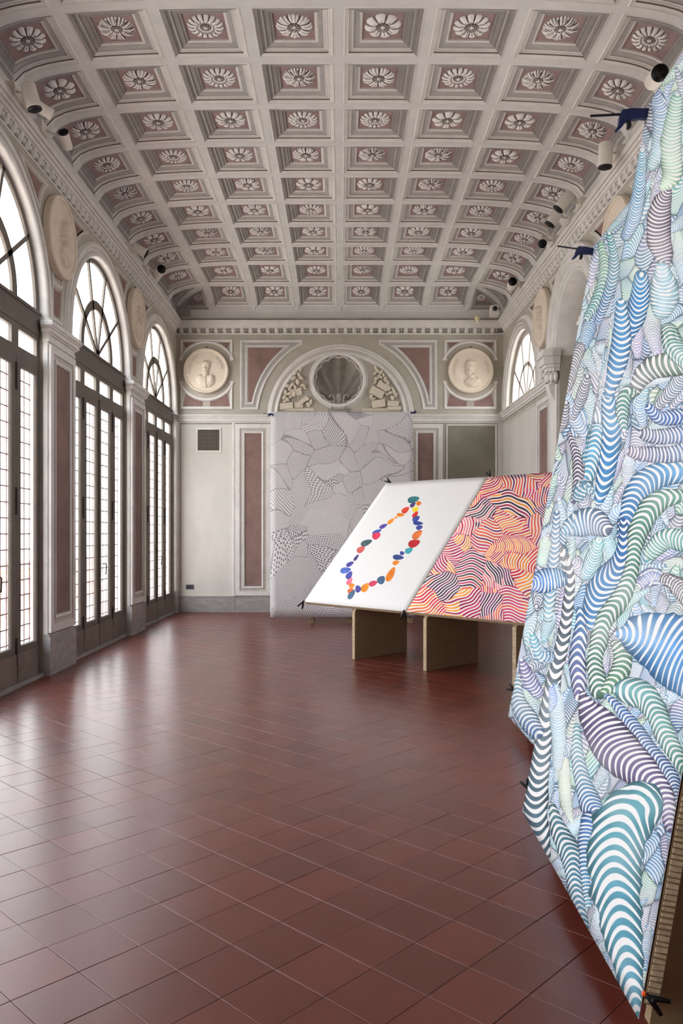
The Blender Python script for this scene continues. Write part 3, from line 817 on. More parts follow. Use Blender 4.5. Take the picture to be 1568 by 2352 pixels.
MB().sweep(arc(NC[0], NC[1], NR - .01, 0, 2 * PI, 72)[:-1], [(0, -.03), (0, .02), (-.02, .04), (-.05, .045), (-.065, .03), (-.075, .03), (-.085, .015), (-.10, .0005)], True, [0, 0, 0, 0, 1, 1, 0]).obj('ring_moulding', [M_LIGHT, M_MID], wb, TB)
m = MB(); q0 = bw(778, 946)     # vase-like console at the foot of the shell
for s in (-1, 1):
    m.tube([(q0[0] + s * .16, q0[1] + .02, .0), (q0[0] + s * .12, q0[1] + .14, .01), (q0[0] + s * .08, q0[1] + .24, .01), (q0[0] + s * .11, q0[1] + .33, .01), (q0[0] + s * .17, q0[1] + .34, .01), (q0[0] + s * .19, q0[1] + .29, .01)], [.03, .025, .02, .022, .022, .018], 8)
m.ell((q0[0], q0[1] + .27, -.02), (.075, .13, .05), 12, 8)
m.box(q0[0] - .22, q0[0] + .22, q0[1] - .04, q0[1] + .05, 0, .03)
m.obj('shell_console', M_SHELL, wb, TB, True)
# carved trophies of leaves, scrolls and blocks
def leafM(a): return Matrix.Rotation(a, 3, 'Z')
def trophy(pts, boxes, tubes):
    m = MB()
    for (px, py, L, a) in pts:
        c = bw(px, py); m.ell((c[0], c[1], .035), (L * k_ * 1.35, L * k_ * .8, .035), 8, 5, 0, leafM(math.radians(a)))
    for (px, py, w_, h_, a, d) in boxes:
        c = bw(px, py); q = leafM(math.radians(a)); P = [q @ Vector((x * w_ * k_, y * h_ * k_, 0)) for x, y in ((-.5, -.5), (.5, -.5), (.5, .5), (-.5, .5))]
        m.prism([(c[0] + p.x, c[1] + p.y) for p in P], .0005, d)
    for t in tubes:
        m.tube([(*bw(x, y), .015) for x, y in t], .010, 6)
    return m.obj('carved_trophy', mat('carved_stone_relief', (212, 202, 184), .8, .05, 8), wb, TB)
rr_ = random.Random(3)
lp = [(690, 849, 4, 80), (678, 858, 5, 60), (687, 862, 5, 120), (674, 869, 5, 20), (692, 869, 5, 150), (684, 878, 6, 90), (671, 884, 5, 45), (697, 886, 5, 160), (660, 887, 5, 10), (666, 893, 5, 70), (678, 890, 5, 110), (689, 893, 4, 30), (700, 892, 3, 0), (656, 902, 5, 100), (664, 905, 5, 20),
      (653, 913, 5, 60), (660, 918, 5, 130), (676, 905, 6, 90), (668, 912, 4, 30), (707, 917, 4, 60), (714, 924, 5, 80), (708, 930, 5, 120), (655, 922, 4, 20)]
trophy(lp, [(680, 902, 26, 15, 5, .045), (658, 933, 30, 14, 6, .05), (686, 931, 20, 12, 0, .04), (695, 922, 28, 9, 38, .06), (688, 941, 66, 6, 0, .02)], [[(684, 915), (684, 880), (689, 852)], [(684, 890), (670, 885)], [(684, 885), (699, 888)]])
lp = [(862, 845, 4, 100), (866, 852, 5, 130), (874, 856, 5, 60), (861, 858, 4, 40), (880, 862, 4, 100), (872, 866, 5, 150), (864, 870, 5, 20), (884, 872, 5, 80), (889, 879, 5, 110), (861, 878, 4, 60), (873, 877, 4, 20), (892, 894, 5, 60), (900, 893, 4, 130), (904, 901, 5, 90), (896, 903, 5, 20), (908, 908, 5, 60), (888, 906, 4, 150), (852, 912, 5, 80), (858, 917, 4, 20), (900, 914, 5, 110)]
trophy(lp, [(879, 888, 26, 15, -30, .055), (865, 902, 32, 18, -28, .06), (869, 928, 30, 17, 8, .06), (902, 928, 26, 12, -5, .05), (905, 938, 32, 7, 0, .05), (875, 941, 86, 6, 0, .02)], [[(862, 848), (880, 870), (895, 900)], [(846, 935), (860, 925)]])
# lower tier
hT, hB = bw(0, 972)[1], .32
for (p0, p1, m_) in ((415, 533, M_CREAM), (1164, 1164, M_CREAM)):
    if p1 > p0:
        a0, a1 = bw(p0, 0)[0], bw(p1, 0)[0]
        plate(TB, rect(a0, a1, hB, hT - .03), wb, .006, m_)
for px in (409, 537): a = bw(px, 0)[0]; MB().box(a - .035, a + .035, hB, S0, 0, .03).box(a - .012, a + .012, hB, S0, .03, .038).obj('wall_strip', M_LIGHT, wb, TB)
wall_panel(TB, wb, bw(541, 0)[0], bw(622, 0)[0], .33, hT - .02, .085)
wall_panel(TB, wb, bw(938, 0)[0], bw(1016, 0)[0], .33, hT - .02, .085)
# blind doorway
a0, a1 = bw(1024, 0)[0], bw(1141, 0)[0]
framed(TB, rect(a0, a1, .02, hT - .02), wb, .04, .8)
plate(TB, inset(rect(a0, a1, .02, hT - .02), .04), wb, .004, mat('blind_door_plaster', (138, 133, 120), .85, .1, 2), 'blind_door')
MB().box(bw(1143, 0)[0], XR, .3, S0, 0, .03).obj('wall_strip', M_LIGHT, wb, TB)

# ------------------------------------------------------------------ outside
MB().box(-16, XL - .4, YF - 4, YB + 12, -.25, -.03).obj('terrace_ground', mat('pale_terrace_paving', (205, 198, 188), .9, .06, 2), kind='structure')
bal = empty('balustrade', (XL - 2.6, 0, 0), label='pale stone balustrade seen dimly outside through the lower window panes', category='balustrade')
MB().box(-.15, .15, -2, 19, .92, 1.05).obj('rail', M_OUT, bal)
MB().box(-.13, .13, -2, 19, -.03, .14).obj('base', M_OUT, bal)
bm_ = MB(); bm_.tube([(0, 0, .14), (0, 0, .2), (0, 0, .35), (0, 0, .6), (0, 0, .85), (0, 0, .92)], [.06, .05, .085, .045, .05, .06], 8)
bme = bm_.mesh('baluster', M_OUT, None, True)
for i in range(70): share('baluster', bme, bal, Matrix.Translation((0, -1.8 + i * .3, 0)))

# ------------------------------------------------------------------ round portrait medallions
def letter_mesh(ch, size):
    cu = bpy.data.curves.new('glyph', 'FONT'); cu.body = ch; cu.size = size; cu.extrude = .0035; cu.align_x = 'CENTER'; cu.resolution_u = 3
    o = bpy.data.objects.new('glyph', cu); C.objects.link(o)
    me = bpy.data.meshes.new_from_object(o.evaluated_get(bpy.context.evaluated_depsgraph_get()))
    vs = [tuple(v.co) for v in me.vertices]; fs = [tuple(p.vertices) for p in me.polygons]
    bpy.data.objects.remove(o); bpy.data.curves.remove(cu); bpy.data.meshes.remove(me)
    return vs, fs
def ring_text(mb, txt, r, mid, step, size, d, clockwise=True):
    n = len(txt)
    for i, ch in enumerate(txt):
        if ch == ' ': continue
        t = mid - (i - (n - 1) / 2) * step if clockwise else mid + (i - (n - 1) / 2) * step
        vs, fs = letter_mesh(ch, size); rot = t - PI / 2 if clockwise else t + PI / 2
        cs, sn = math.cos(rot), math.sin(rot)
        mb.add([(r * math.cos(t) + v[0] * cs - v[1] * sn, r * math.sin(t) + v[0] * sn + v[1] * cs, d + v[2]) for v in vs], fs)
def portrait(kind, R):
    """low relief bust as one continuous height field on the disc"""
    def E(x, y, cx, cy, rx, ry, h, rot=0):
        c, s = math.cos(rot), math.sin(rot); dx, dy = (x - cx), (y - cy); u = (dx * c + dy * s) / rx; v = (-dx * s + dy * c) / ry
        q = 1 - u * u - v * v; return h * math.sqrt(q) if q > 0 else 0
    def f(x, y):
        h = 0
        wv = math.sin(x * 38 + y * 17) * math.sin(y * 41 - x * 9)
        if kind == 0:      # bearded man turned to his right, high collar, cloak
            h = max(h, E(x, y, -.02, -.62, .56, .40, .30)); h = max(h, E(x, y, -.02, .12, .22, .36, .34)); h = max(h, E(x, y, .0, .30, .27, .25, .36))
            h = max(h, E(x, y, -.03, -.10, .20, .26, .40) + (.03 * wv if abs(x + .03) < .2 and -.35 < y < .08 else 0))
            h = max(h, E(x, y, .02, .42, .26, .17, .38) + (.025 * wv if y > .32 else 0)); h = max(h, E(x, y, -.28, -.55, .30, .35, .34, .5)); h = max(h, E(x, y, .28, -.50, .22, .30, .34, -.4))
            h += .12 * max(0, 1 - ((x + .03) / .045) ** 2 - ((y - .12) / .12) ** 2) ** .5 if ((x + .03) / .045) ** 2 + ((y - .12) / .12) ** 2 < 1 else 0
            for ex in (-.12, .06):
                if ((x - ex) / .05) ** 2 + ((y - .2) / .03) ** 2 < 1: h -= .06
            if abs(y + .02) < .015 and abs(x + .03) < .08: h -= .05
            if abs(x - .12 * (-.35 - y) - .02) < .02 and y < -.3: h -= .10
            if y < -.3 and h > .1: h += .008 * math.sin((x * 1.5 + y) * 20)
        elif kind == 1:    # man in a flat cap turned to his right
            h = max(h, E(x, y, .12, -.66, .50, .34, .30)); h = max(h, E(x, y, -.06, .16, .22, .34, .36)); h = max(h, E(x, y, -.10, -.10, .17, .20, .38) + (.02 * wv if y < .02 else 0))
            h = max(h, E(x, y, .02, .44, .30, .12, .44)); h = max(h, E(x, y, .02, .52, .24, .10, .38)); h = max(h, E(x, y, .10, .18, .16, .3, .30)); h = max(h, E(x, y, .05, -.32, .20, .16, .30))
            if ((x + .16) / .05) ** 2 + ((y - .14) / .10) ** 2 < 1: h += .08
            for ex in (-.21, -.05):
                if ((x - ex) / .045) ** 2 + ((y - .22) / .025) ** 2 < 1: h -= .06
            if abs(y - .0) < .014 and abs(x + .13) < .07: h -= .05
            if y < -.4 and h > .1: h += .02 * math.sin((x - y) * 22)
            if abs((x - .1) ** 2 + (y + .35) ** 2 - .05) < .008 and y < -.42: h -= .05
        else:              # profile head facing left
            h = max(h, E(x, y, .10, -.60, .40, .36, .28)); h = max(h, E(x, y, .05, .20, .30, .36, .34)); h = max(h, E(x, y, .12, .36, .30, .24, .38) + (.03 * wv if y > .2 and x > 0 else 0))
            h = max(h, E(x, y, -.22, .16, .08, .07, .30, .6)); h = max(h, E(x, y, -.14, .02, .12, .10, .30)); h = max(h, E(x, y, -.10, -.12, .14, .12, .30)); h = max(h, E(x, y, .10, -.24, .18, .24, .28))
            if ((x + .12) / .04) ** 2 + ((y - .22) / .025) ** 2 < 1: h -= .05
            if y < -.35 and h > .1: h += .02 * math.sin((x + y) * 24)
        return max(0, h)
    mb = MB(); N = 74
    def fn(i, j):
        x, y = -1 + 2 * i / (N - 1), -1 + 2 * j / (N - 1)
        # square to disc
        m = max(abs(x), abs(y)); l = math.hypot(x, y); q = m / l if l > 1e-6 else 1
        x, y = x * q, y * q
        return (x * R, y * R, f(x * 1.06, y * 1.06) * R * (.58, .75, .85)[kind])
    mb.hgrid(N, N, fn); return mb
PORT = {}
def medallion(T, a, h, R, kind, label, texts=(), hook=True, grp='portrait medallions on the walls'):
    o = T(a, h, 0); t = empty('portrait_medallion', o, label=label, category='medallion', group=grp)
    ov = Vector(o); T2 = lambda x, y, d: Vector(T(a + x, h + y, d)) - ov
    n = 72; pr = [(0, .0), (R * .97, .0), (R, .02), (R, .075), (R * .985, .092), (R * .95, .096), (R * .915, .086), (R * .90, .072), (R * .86, .068), (0, .068)]
    mb = MB(); mb.hgrid(n, len(pr), lambda i, j: (pr[j][0] * math.cos(2 * PI * i / n), pr[j][0] * math.sin(2 * PI * i / n), pr[j][1]), 0, wrap=True)
    me = mb.mesh('disc', M_MEDAL, T2, False)
    share('disc', me, t)
    portrait(kind, R * .80).obj('relief_bust', M_MEDAL, t, lambda x, y, d: T2(x, y, d + .0675), True)
    if texts:
        tb = MB()
        for (s, mid, step, cw) in texts: ring_text(tb, s, R * .70, math.radians(mid), step, R * .155, .069, cw)
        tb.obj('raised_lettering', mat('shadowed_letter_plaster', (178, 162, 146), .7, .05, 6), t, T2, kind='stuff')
    if hook: MB().tube([(0, R - .01, .02), (0, R + .035, .02), (.012, R + .045, .02)], .008, 6).obj('hook', M_IRON, t, T2)
    return t
c = bw(474, 853); medallion(TB, c[0], c[1], .447, 0, 'cream round medallion lettered MORONI with a bearded bust, on the end wall near the windows', [('GIAN BAT', 153, .155, True), ('MORONI', 28, .145, True)])
c = bw(1080, 853); medallion(TB, c[0], c[1], .447, 1, 'cream round medallion lettered LORENZO LOTTO with a bust in a flat cap', [('LORENZO', 168, .150, True), ('LOTTO', 14, .150, True)])
medallion(TL, PIERS[1], MEDH, .463, 2, 'large cream medallion with a profile head above the nearer window pilaster')
medallion(TL, PIERS[0], MEDH, .463, 0, 'smaller-looking cream medallion above the second window pilaster, nearest the end wall')
medallion(TR, PIERS[0], MEDH, .463, 2, 'cream medallion seen edge-on beside the far lunette window of the blue paintings\' wall')
medallion(TR, PIERS[1], MEDH, .463, 0, 'cream medallion half hidden behind the top edges of the blue paintings')
TA = lambda a, h, d: (a, ALC + 1.0 - d, h)
medallion(TA, XR + .72, 3.35, .33, 1, 'pale medallion inside the recessed bay, just showing beside the far blue painting', hook=False)

# ------------------------------------------------------------------ spotlights and their track
for (T, nm, ds) in ((TL, 'lighting_track', 'window wall'), (TR, 'lighting_track', 'wall opposite the windows')):
    t = empty(nm, T(0, CORN1, 0), label='white lighting track along the cornice top of the ' + ds, category='track')
    ov = Vector(T(0, CORN1, 0)); T2 = lambda a, h, d: Vector(T(a, CORN1 + h, d)) - ov
    MB().box(4, YB - .3, .0, .035, .075, .112).obj('rail', M_TRACK, t, T2)
def spot(side, y, px, py, dep, aim, label, size=1.0, black=False):
    """side -1 window wall, +1 the other; the head hangs where it is seen"""
    T = TL if side < 0 else TR
    base = Vector(T(y, CORN1 + .045, .10)); head = at(px, py, dep)
    t = empty('spotlight', base, label=label, category='spotlight', group='white track spotlights along the cornices')
    b = MB(); b.box(-.045, .045, -.09, .09, -.04, .08); b.obj('adaptor', M_WHITE, t)
    h = head - base; mid = Vector((h.x * .5, h.y * .5, h.z * .5 + .02))
    MB().tube([(0, 0, .03), mid, h], [.014, .012, .014], 8).obj('arm', M_WHITE, t, None, True)
    d = Vector(aim).normalized(); L, R = .11 * size, .068 * size
    mb = MB(); mb.tube([h - d * L, h - d * (L - .006), h + d * (L - .01), h + d * L], [R * .94, R, R, R * .99], 20, cap=True)
    mb.obj('housing', M_WHITE if not black else M_WHITE, t, None, True)
    mb = MB(); mb.tube([h + d * (L - .004), h + d * (L + .016), h + d * (L + .016), h + d * (L - .0)], [R * .99, R * .98, R * .80, R * .78], 20, cap=True)
    ringo = mb.obj('lens_ring', M_BLACK, t, None, True)
    mb = MB(); mb.tube([h + d * (L + .0005), h + d * (L + .004)], [R * .74, R * .74], 20); mb.obj('lens', mat('dark_lens', (50, 48, 50), .15, .1, 20), t)
spot(-1, 7.75, 72, 222, 7.6, (.25, .12, -1), 'larger white spotlight nearest the camera above the windows, pointing down', 1.0)
spot(-1, 7.95, 100, 252, 7.9, (-.75, -.5, .35), 'white spotlight tucked just beyond the nearest one above the windows', .8)
spot(-1, 8.45, 151, 323, 8.6, (.02, -.75, .45), 'white spotlight with its dark lens facing the camera, third above the windows', .8)
spot(-1, 12.0, 320, 574, 12.0, (.8, .2, -.45), 'small white spotlight above the second window pilaster', 1.0)
spot(-1, 13.0, 366, 624, 13.0, (.45, -.85, .05), 'white spotlight with black face next to the far end of the window wall', 1.05)
spot(1, 7.3, 1506, 178, 7.1, (-.12, -1, -.25), 'spotlight with a round black face above the nearer blue painting', 1.1)
spot(1, 9.0, 1390, 356, 8.9, (-.02, .05, -1), 'white spotlight pointing straight down between the two blue clamps', 1.15)
spot(1, 10.4, 1296, 462, 10.3, (-.6, .1, -.75), 'white spotlight tilted down, upper one of the close pair', 1.1)
spot(1, 10.9, 1275, 497, 10.8, (-.55, .1, -.8), 'white spotlight tilted down, lower one of the close pair', 1.1)
spot(1, 11.7, 1247, 554, 11.6, (-.3, -.75, -.6), 'small white spotlight just above the bar end of the farther blue clamp', .95)
spot(1, 13.85, 1175, 653, 13.7, (-.1, -1, .05), 'white spotlight with a dark lens near the far corner of the ceiling', 1.1)
p = at(1134, 712, 15.5); t = empty('security_camera', p, label='white security camera in the ceiling corner over the LORENZO LOTTO medallion', category='camera')
m = MB(); m.box(-.07, .07, -.10, .1, -.07, .07); m.tube([(0, .05, 0), (.07, .2, .03), (.14, .26, .0)], .02, 8); m.obj('body', M_WHITE, t)
MB().tube([(0, -.10, 0), (0, -.12, 0)], .045, 16).obj('lens', M_BLACK, t, None, True)
MB().box(-.075, .085, -.09, .11, -.115, -.072).obj('bracket', M_WHITE, t)
p = at(1095, 733, 15.6); t = empty('smoke_sensor', p, label='small pale yellow and white sensor on the end wall cornice', category='sensor')
MB().tube([(0, 0, .07), (.005, 0, -.01)], [.045, .05], 14).obj('yellow_cap', M_YELLOW, t, None, True)
MB().tube([(.005, 0, -.01), (.02, 0, -.06), (.02, 0, -.075)], [.034, .034, .02], 14).obj('white_tip', M_WHITE, t, None, True)
MB().box(-.02, .02, 0, .2, .0, .03).obj('mount', M_YELLOW, t)
p = at(425, 716, 15.6); t = empty('junction_box', p, label='grey box in the ceiling corner at the end of the window wall', category='box')
m = MB(); m.box(-.15, .09, -.1, .1, -.07, .07); m.box(-.16, .10, -.105, .105, .055, .075); m.obj('body', M_GREYBOX, t)

# ------------------------------------------------------------------ vent grille and socket on the end wall
a0, h0 = bw(450, 1039); a1, h1 = bw(508, 983)
t = empty('vent_grille', TB(a0, h0, 0), label='square dark vent grille with fine vertical bars high on the end wall', category='vent')
T2 = lambda x, y, d: (x, -d, y); w_, q_ = a1 - a0, h1 - h0
MB().sweep(rect(0, w_, 0, q_), [(0, .006), (0, .02), (.035, .02), (.037, .007)], True).obj('frame', M_LIGHT, t, T2)
MB().box(.03, w_ - .03, .03, q_ - .03, .006, .009).obj('cavity_shade', M_BLACK, t, T2)  # black plate standing in for the shade of the vent's cavity
m = MB(); n = 24
for i in range(n): x = .045 + (w_ - .09) * i / (n - 1); m.box(x - .004, x + .004, .036, q_ - .036, .011, .018)
for i in range(1, 5): m.box(.036, w_ - .036, .036 + (q_ - .07) * i / 5 - .002, .036 + (q_ - .07) * i / 5 + .002, .009, .012)
m.obj('bars', mat('bronze_bars', (120, 108, 96), .5, .2, 30), t, T2, kind='stuff')
c = bw(436, 1348); t = empty('power_socket', TB(c[0], c[1], .006), label='dark grey power socket low on the pale end wall', category='socket')
MB().box(-.075, .075, -.045, .045, 0, .012).obj('plate', mat('dark_grey_plastic', (70, 72, 78), .4, .05, 10), t, T2)
m = MB()
for x in (-.035, .01): m.box(x - .016, x + .016, -.02, .02, .012, .015)
m.obj('outlets', M_BLACK, t, T2)

# ------------------------------------------------------------------ artwork patterns, computed as flat print
def mkimg(name, arr):
    h, w = arr.shape[:2]; im = bpy.data.images.new(name, w, h, alpha=False)
    a = np.ones((h, w, 4), np.float32); a[..., :3] = np.clip(arr[::-1], 0, 255) / 255.0   # row 0 of arr is the top
    im.pixels.foreach_set(a.ravel()); im.update(); im.pack(); return im
def print_mat(name, im, rough=.75):
    m = bpy.data.materials.new(name); m.use_nodes = True; n = m.node_tree; p = n.nodes['Principled BSDF']
    t = n.nodes.new('ShaderNodeTexImage'); t.image = im; t.extension = 'EXTEND'
    n.links.new(t.outputs[0], p.inputs['Base Color']); p.inputs['Roughness'].default_value = rough; p.inputs['Specular IOR Level'].default_value = .25
    return m
def sheet(name, mat_, fn, nu, nv, parent=None, thick=.0015, **k):
    """paper sheet: fn(u,v) -> point, v = 0 at the top; printed face and plain back"""
    mb = MB(); P = [[Vector(fn(i / (nu - 1), j / (nv - 1))) for i in range(nu)] for j in range(nv)]
    vs = []; uv = []
    for j in range(nv):
        for i in range(nu): vs.append(P[j][i]); uv.append((i / (nu - 1), 1 - j / (nv - 1)))
    o = len(vs)
    for j in range(nv):
        for i in range(nu):
            a = P[j][min(i + 1, nu - 1)] - P[j][max(i - 1, 0)]; b = P[min(j + 1, nv - 1)][i] - P[max(j - 1, 0)][i]
            nn = a.cross(b).normalized(); vs.append(P[j][i] + nn * thick); uv.append((0, 0))
    fs = []; ms = []
    for j in range(nv - 1):
        for i in range(nu - 1):
            q = (j * nu + i, (j + 1) * nu + i, (j + 1) * nu + i + 1, j * nu + i + 1); fs.append(q); ms.append(0)
            fs.append(tuple(x + o for x in q[::-1])); ms.append(1)
    edge = [(0, i) for i in range(nu)] + [(j, nu - 1) for j in range(1, nv)] + [(nv - 1, i) for i in range(nu - 2, -1, -1)] + [(j, 0) for j in range(nv - 2, 0, -1)]
    ids = [j * nu + i for j, i in edge]
    for q in range(len(ids)):
        a, b = ids[q], ids[(q + 1) % len(ids)]; fs.append((a, b, b + o, a + o)); ms.append(1)
    me = bpy.data.meshes.new(name); me.from_pydata([tuple(v) for v in vs], [], fs); me.materials.append(mat_); me.materials.append(M_PAPERBACK)
    me.polygons.foreach_set('material_index', ms)
    l = me.uv_layers.new(name='print'); vi = np.empty(len(me.loops), np.int32); me.loops.foreach_get('vertex_index', vi)
    l.data.foreach_set('uv', np.array(uv, np.float32)[vi].ravel()); me.polygons.foreach_set('use_smooth', [m == 0 for m in ms]); me.update()
    ob = bpy.data.objects.new(name, me); C.objects.link(ob)
    for a, b in k.items(): ob[a] = b
    return ob
def vnoise(X, Y, seed, sc, oct_=3):
    r = np.random.default_rng(seed); out = np.zeros_like(X); amp = 1.
    for o in range(oct_):
        for _ in range(4):
            a = r.uniform(0, 2 * PI); f = sc * (1.9 ** o) * r.uniform(.7, 1.4); out += amp * np.sin((X * math.cos(a) + Y * math.sin(a)) * f + r.uniform(0, 6.28)) / 4
        amp *= .5
    return out
def voronoi(X, Y, S):
    b1 = np.full(X.shape, 1e9, np.float32); b2 = b1.copy(); idx = np.zeros(X.shape, np.int32)
    for k, (sx_, sy_) in enumerate(S):
        d = (X - sx_) ** 2 + (Y - sy_) ** 2; lt = d < b1
        b2 = np.where(lt, b1, np.minimum(b2, d)); b1 = np.where(lt, d, b1); idx[lt] = k
    return idx, np.sqrt(b2) - np.sqrt(b1)

# ---- black dotted drawing
def dots_image():
    w, h = 1150, 1660; Xp, Yp = np.meshgrid(np.arange(w, dtype=np.float32) / w * 2.49, np.arange(h, dtype=np.float32) / h * 3.6)
    r = np.random.default_rng(5); S = np.stack([r.uniform(0, 2.49, 70), r.uniform(-.1, 2.7, 70)], 1)
    S = np.concatenate([S, np.stack([r.uniform(0, 2.49, 12), r.uniform(2.7, 3.6, 12)], 1)])
    wx, wy = Xp + .20 * vnoise(Xp, Yp, 1, 4.5, 2), Yp + .20 * vnoise(Xp, Yp, 2, 4.5, 2)
    idx, ed = voronoi(wx, wy, S); n = len(S)
    ang = r.uniform(0, 2 * PI, n); far = r.uniform(.0, .75, n); cx_ = (S[:, 0] + far * np.cos(ang))[idx]; cy_ = (S[:, 1] + far * np.sin(ang))[idx]
    per = r.choice([.0145, .0165, .019, .022, .026], n)[idx] * (1 + .35 * (Yp > 2.1))
    sq = r.uniform(.6, 1.5, n)[idx]
    dx, dy = Xp - cx_ + .03 * vnoise(Xp, Yp, 3, 9), (Yp - cy_) * sq + .03 * vnoise(Xp, Yp, 4, 9)
    rr = np.hypot(dx, dy); th_ = np.arctan2(dy, dx); ln = rr / per; li = np.floor(ln); fr = ln - li - .5
    dash = per * r.uniform(1.0, 2.0, n)[idx]; cnt = np.maximum(3, np.round(2 * PI * (li + .5) * per / dash))
    ph = th_ / (2 * PI) * cnt + np.mod(li * .618, 1); fa = ph - np.floor(ph) - .5
    dl = r.uniform(.55, .8, n)[idx]
    v = (fr / .27) ** 2 + (fa / (dl * .5)) ** 2; ink = np.clip((1.0 - v) * 2.5, 0, 1)
    tone = r.uniform(.75, 1.0, n)[idx]
    ink = ink * tone * np.where((r.uniform(0, 1, n) > .5)[idx], 1., .72)
    hatch = np.clip(1 - ed / .020, 0, 1) * np.clip(.5 + 1.4 * np.sin(Xp * 330 + 40 * vnoise(Xp, Yp, 8, 4)) * np.sin(Yp * 290), 0, 1)
    strong = (r.uniform(0, 1, n) > .45)[idx]; ink = np.maximum(ink, hatch * np.where(strong, .8, .05))
    col = np.array([246, 244, 244], np.float32) * (1 - ink[..., None]) + np.array([38, 30, 58], np.float32) * ink[..., None]
    return col
DZ = 13.9
M_DOTS = print_mat('dotted_ink_print', mkimg('dotted_drawing', dots_image()))
x0, z1 = (621.5 - CX) * DZ / F, EYE + (CY - 946) * DZ / F; x1, z0 = (948 - CX) * DZ / F, EYE + (CY - 1418) * DZ / F
sheet('dotted_drawing', M_DOTS, lambda u, v: (x0 + (x1 - x0) * u + .03 * v * (u - .5) * 2 * (1 if u > .5 else .3), DZ - .03 * math.sin(PI * u) * (v ** 2) * .5 - .012 * math.cos(u * 9) * v, z1 + (z0 - z1) * v), 24, 24,
      label='tall white sheet covered in flowing black dots and dashes, hung before the end wall', category='drawing')
st = empty('display_screen', ((x0 + x1) / 2, DZ + .05, 0), label='cardboard screen on low feet behind the black dotted drawing', category='screen')
hw = (x1 - x0) / 2
MB().box(-hw + .03, hw - .03, 0, .04, .12, z1 - .012).obj('board', M_BOARD, st)
for s in (-.18, .62):
    m = MB(); fx = at(760 if s < 0 else 900, 1400, DZ)[0] - (x0 + x1) / 2
    m.box(fx - .36, fx - .30, .0, .55, 0, .12).box(fx + .30, fx + .36, 0, .55, 0, .12).box(fx - .30, fx + .30, .0, .03, .09, .12)
    m.obj('foot', M_BOARD, st)

# ------------------------------------------------------------------ slanted table with the white and the red sheets
E1 = Vector((.683, -.730, 0)); N1 = Vector((.730, .683, 0)); A0 = Vector((.163, 9.94, 0))
HL, UPN, UPZ = .655, 1.585, 1.65
def tb(s, w, off=0):    # s along the low edge, w 0..1 up the slope
    n3 = (N1 * -UPZ + Vector((0, 0, UPN))).normalized()
    return A0 + E1 * s + N1 * (UPN * w) + Vector((0, 0, HL + UPZ * w)) + n3 * off
S0_, S1_, S2_ = -.952, .872, 2.70
tab = empty('slanted_display_table', A0, label='long cardboard display table with a slanting top on upright card legs', category='table')
def solid(corners_top, thick_vec):
    m = MB(); vs = [Vector(c) for c in corners_top] + [Vector(c) + thick_vec for c in corners_top]
    return m.add(vs, [(3, 2, 1, 0), (4, 5, 6, 7), (0, 1, 5, 4), (1, 2, 6, 5), (2, 3, 7, 6), (3, 0, 4, 7)])
n3 = (N1 * -UPZ + Vector((0, 0, UPN))).normalized()
bd = solid([tb(S0_ + .01, .0) - A0, tb(S2_, .0) - A0, tb(S2_, .99) - A0, tb(S0_ + .01, .99) - A0], n3 * -.045).obj('top_board', M_BOARD, tab)
def comb(p0, p1, wv, tv, n, parent, name='honeycomb_edge'):
    """open honeycomb edge: a zigzag of thin card walls between the two liners; wv = out of the edge, tv = across the thickness"""
    m = MB(); p0, p1 = Vector(p0), Vector(p1); L = p1 - p0; d = L.normalized()
    rr = random.Random(1)
    for i in range(n):
        c = p0 + L * ((i + .5) / n); q = L.length / n * rr.uniform(.22, .42); sl = d * L.length / n * rr.uniform(-.08, .08)
        a = c - d * q - tv * .5 - sl; b = c + d * q - tv * .5 - sl; e_ = c + d * q + tv * .5 + sl; f = c - d * q + tv * .5 + sl
        m.add([a, b, e_, f, a + wv, b + wv, e_ + wv, f + wv], [(4, 5, 6, 7), (0, 1, 5, 4), (1, 2, 6, 5), (2, 3, 7, 6), (3, 0, 4, 7)])
    o = m.obj(name, M_CORE, parent); o['kind'] = 'stuff'; return o
comb(tb(S0_ + .01, 0, -.0225) - A0, tb(S2_, 0, -.0225) - A0, -(N1 * UPN + Vector((0, 0, UPZ))).normalized() * .004, n3 * .036, 300, tab)
for i, s in enumerate((0, 1.17, 2.38)):
    f0 = E1 * s; bk = N1 * .96
    zf, zb_ = HL - .055, HL - .055 + .96 * UPZ / UPN
    m = MB(); t_ = E1 * .025
    q = [f0 - t_, f0 + t_, f0 + bk + t_, f0 + bk - t_]
    vs = [tuple(p) for p in q] + [(q[0].x, q[0].y, zf), (q[1].x, q[1].y, zf), (q[2].x, q[2].y, zb_), (q[3].x, q[3].y, zb_)]
    m.add(vs, [(3, 2, 1, 0), (4, 5, 6, 7), (0, 1, 5, 4), (1, 2, 6, 5), (2, 3, 7, 6), (3, 0, 4, 7)])
    lg = m.obj('leg', M_BOARD, tab)
    comb(f0, f0 + Vector((0, 0, zf)), N1 * -.004, E1 * .044, 46, lg)

def field_px(fn3, w, h):
    """picture position of every texel of a printed sheet, to lay the drawing out"""
    u = (np.arange(w) + .5) / w; v = (np.arange(h) + .5) / h; U, V = np.meshgrid(u, v)
    X, Y, Z = fn3(U, V); return CX + F * X / Y, CY - F * (Z - EYE) / Y
def lin(p00, p10, p01, p11):
    def f(U, V): return [(p00[k] * (1 - U) + p10[k] * U) * (1 - V) + (p01[k] * (1 - U) + p11[k] * U) * V for k in range(3)]
    return f
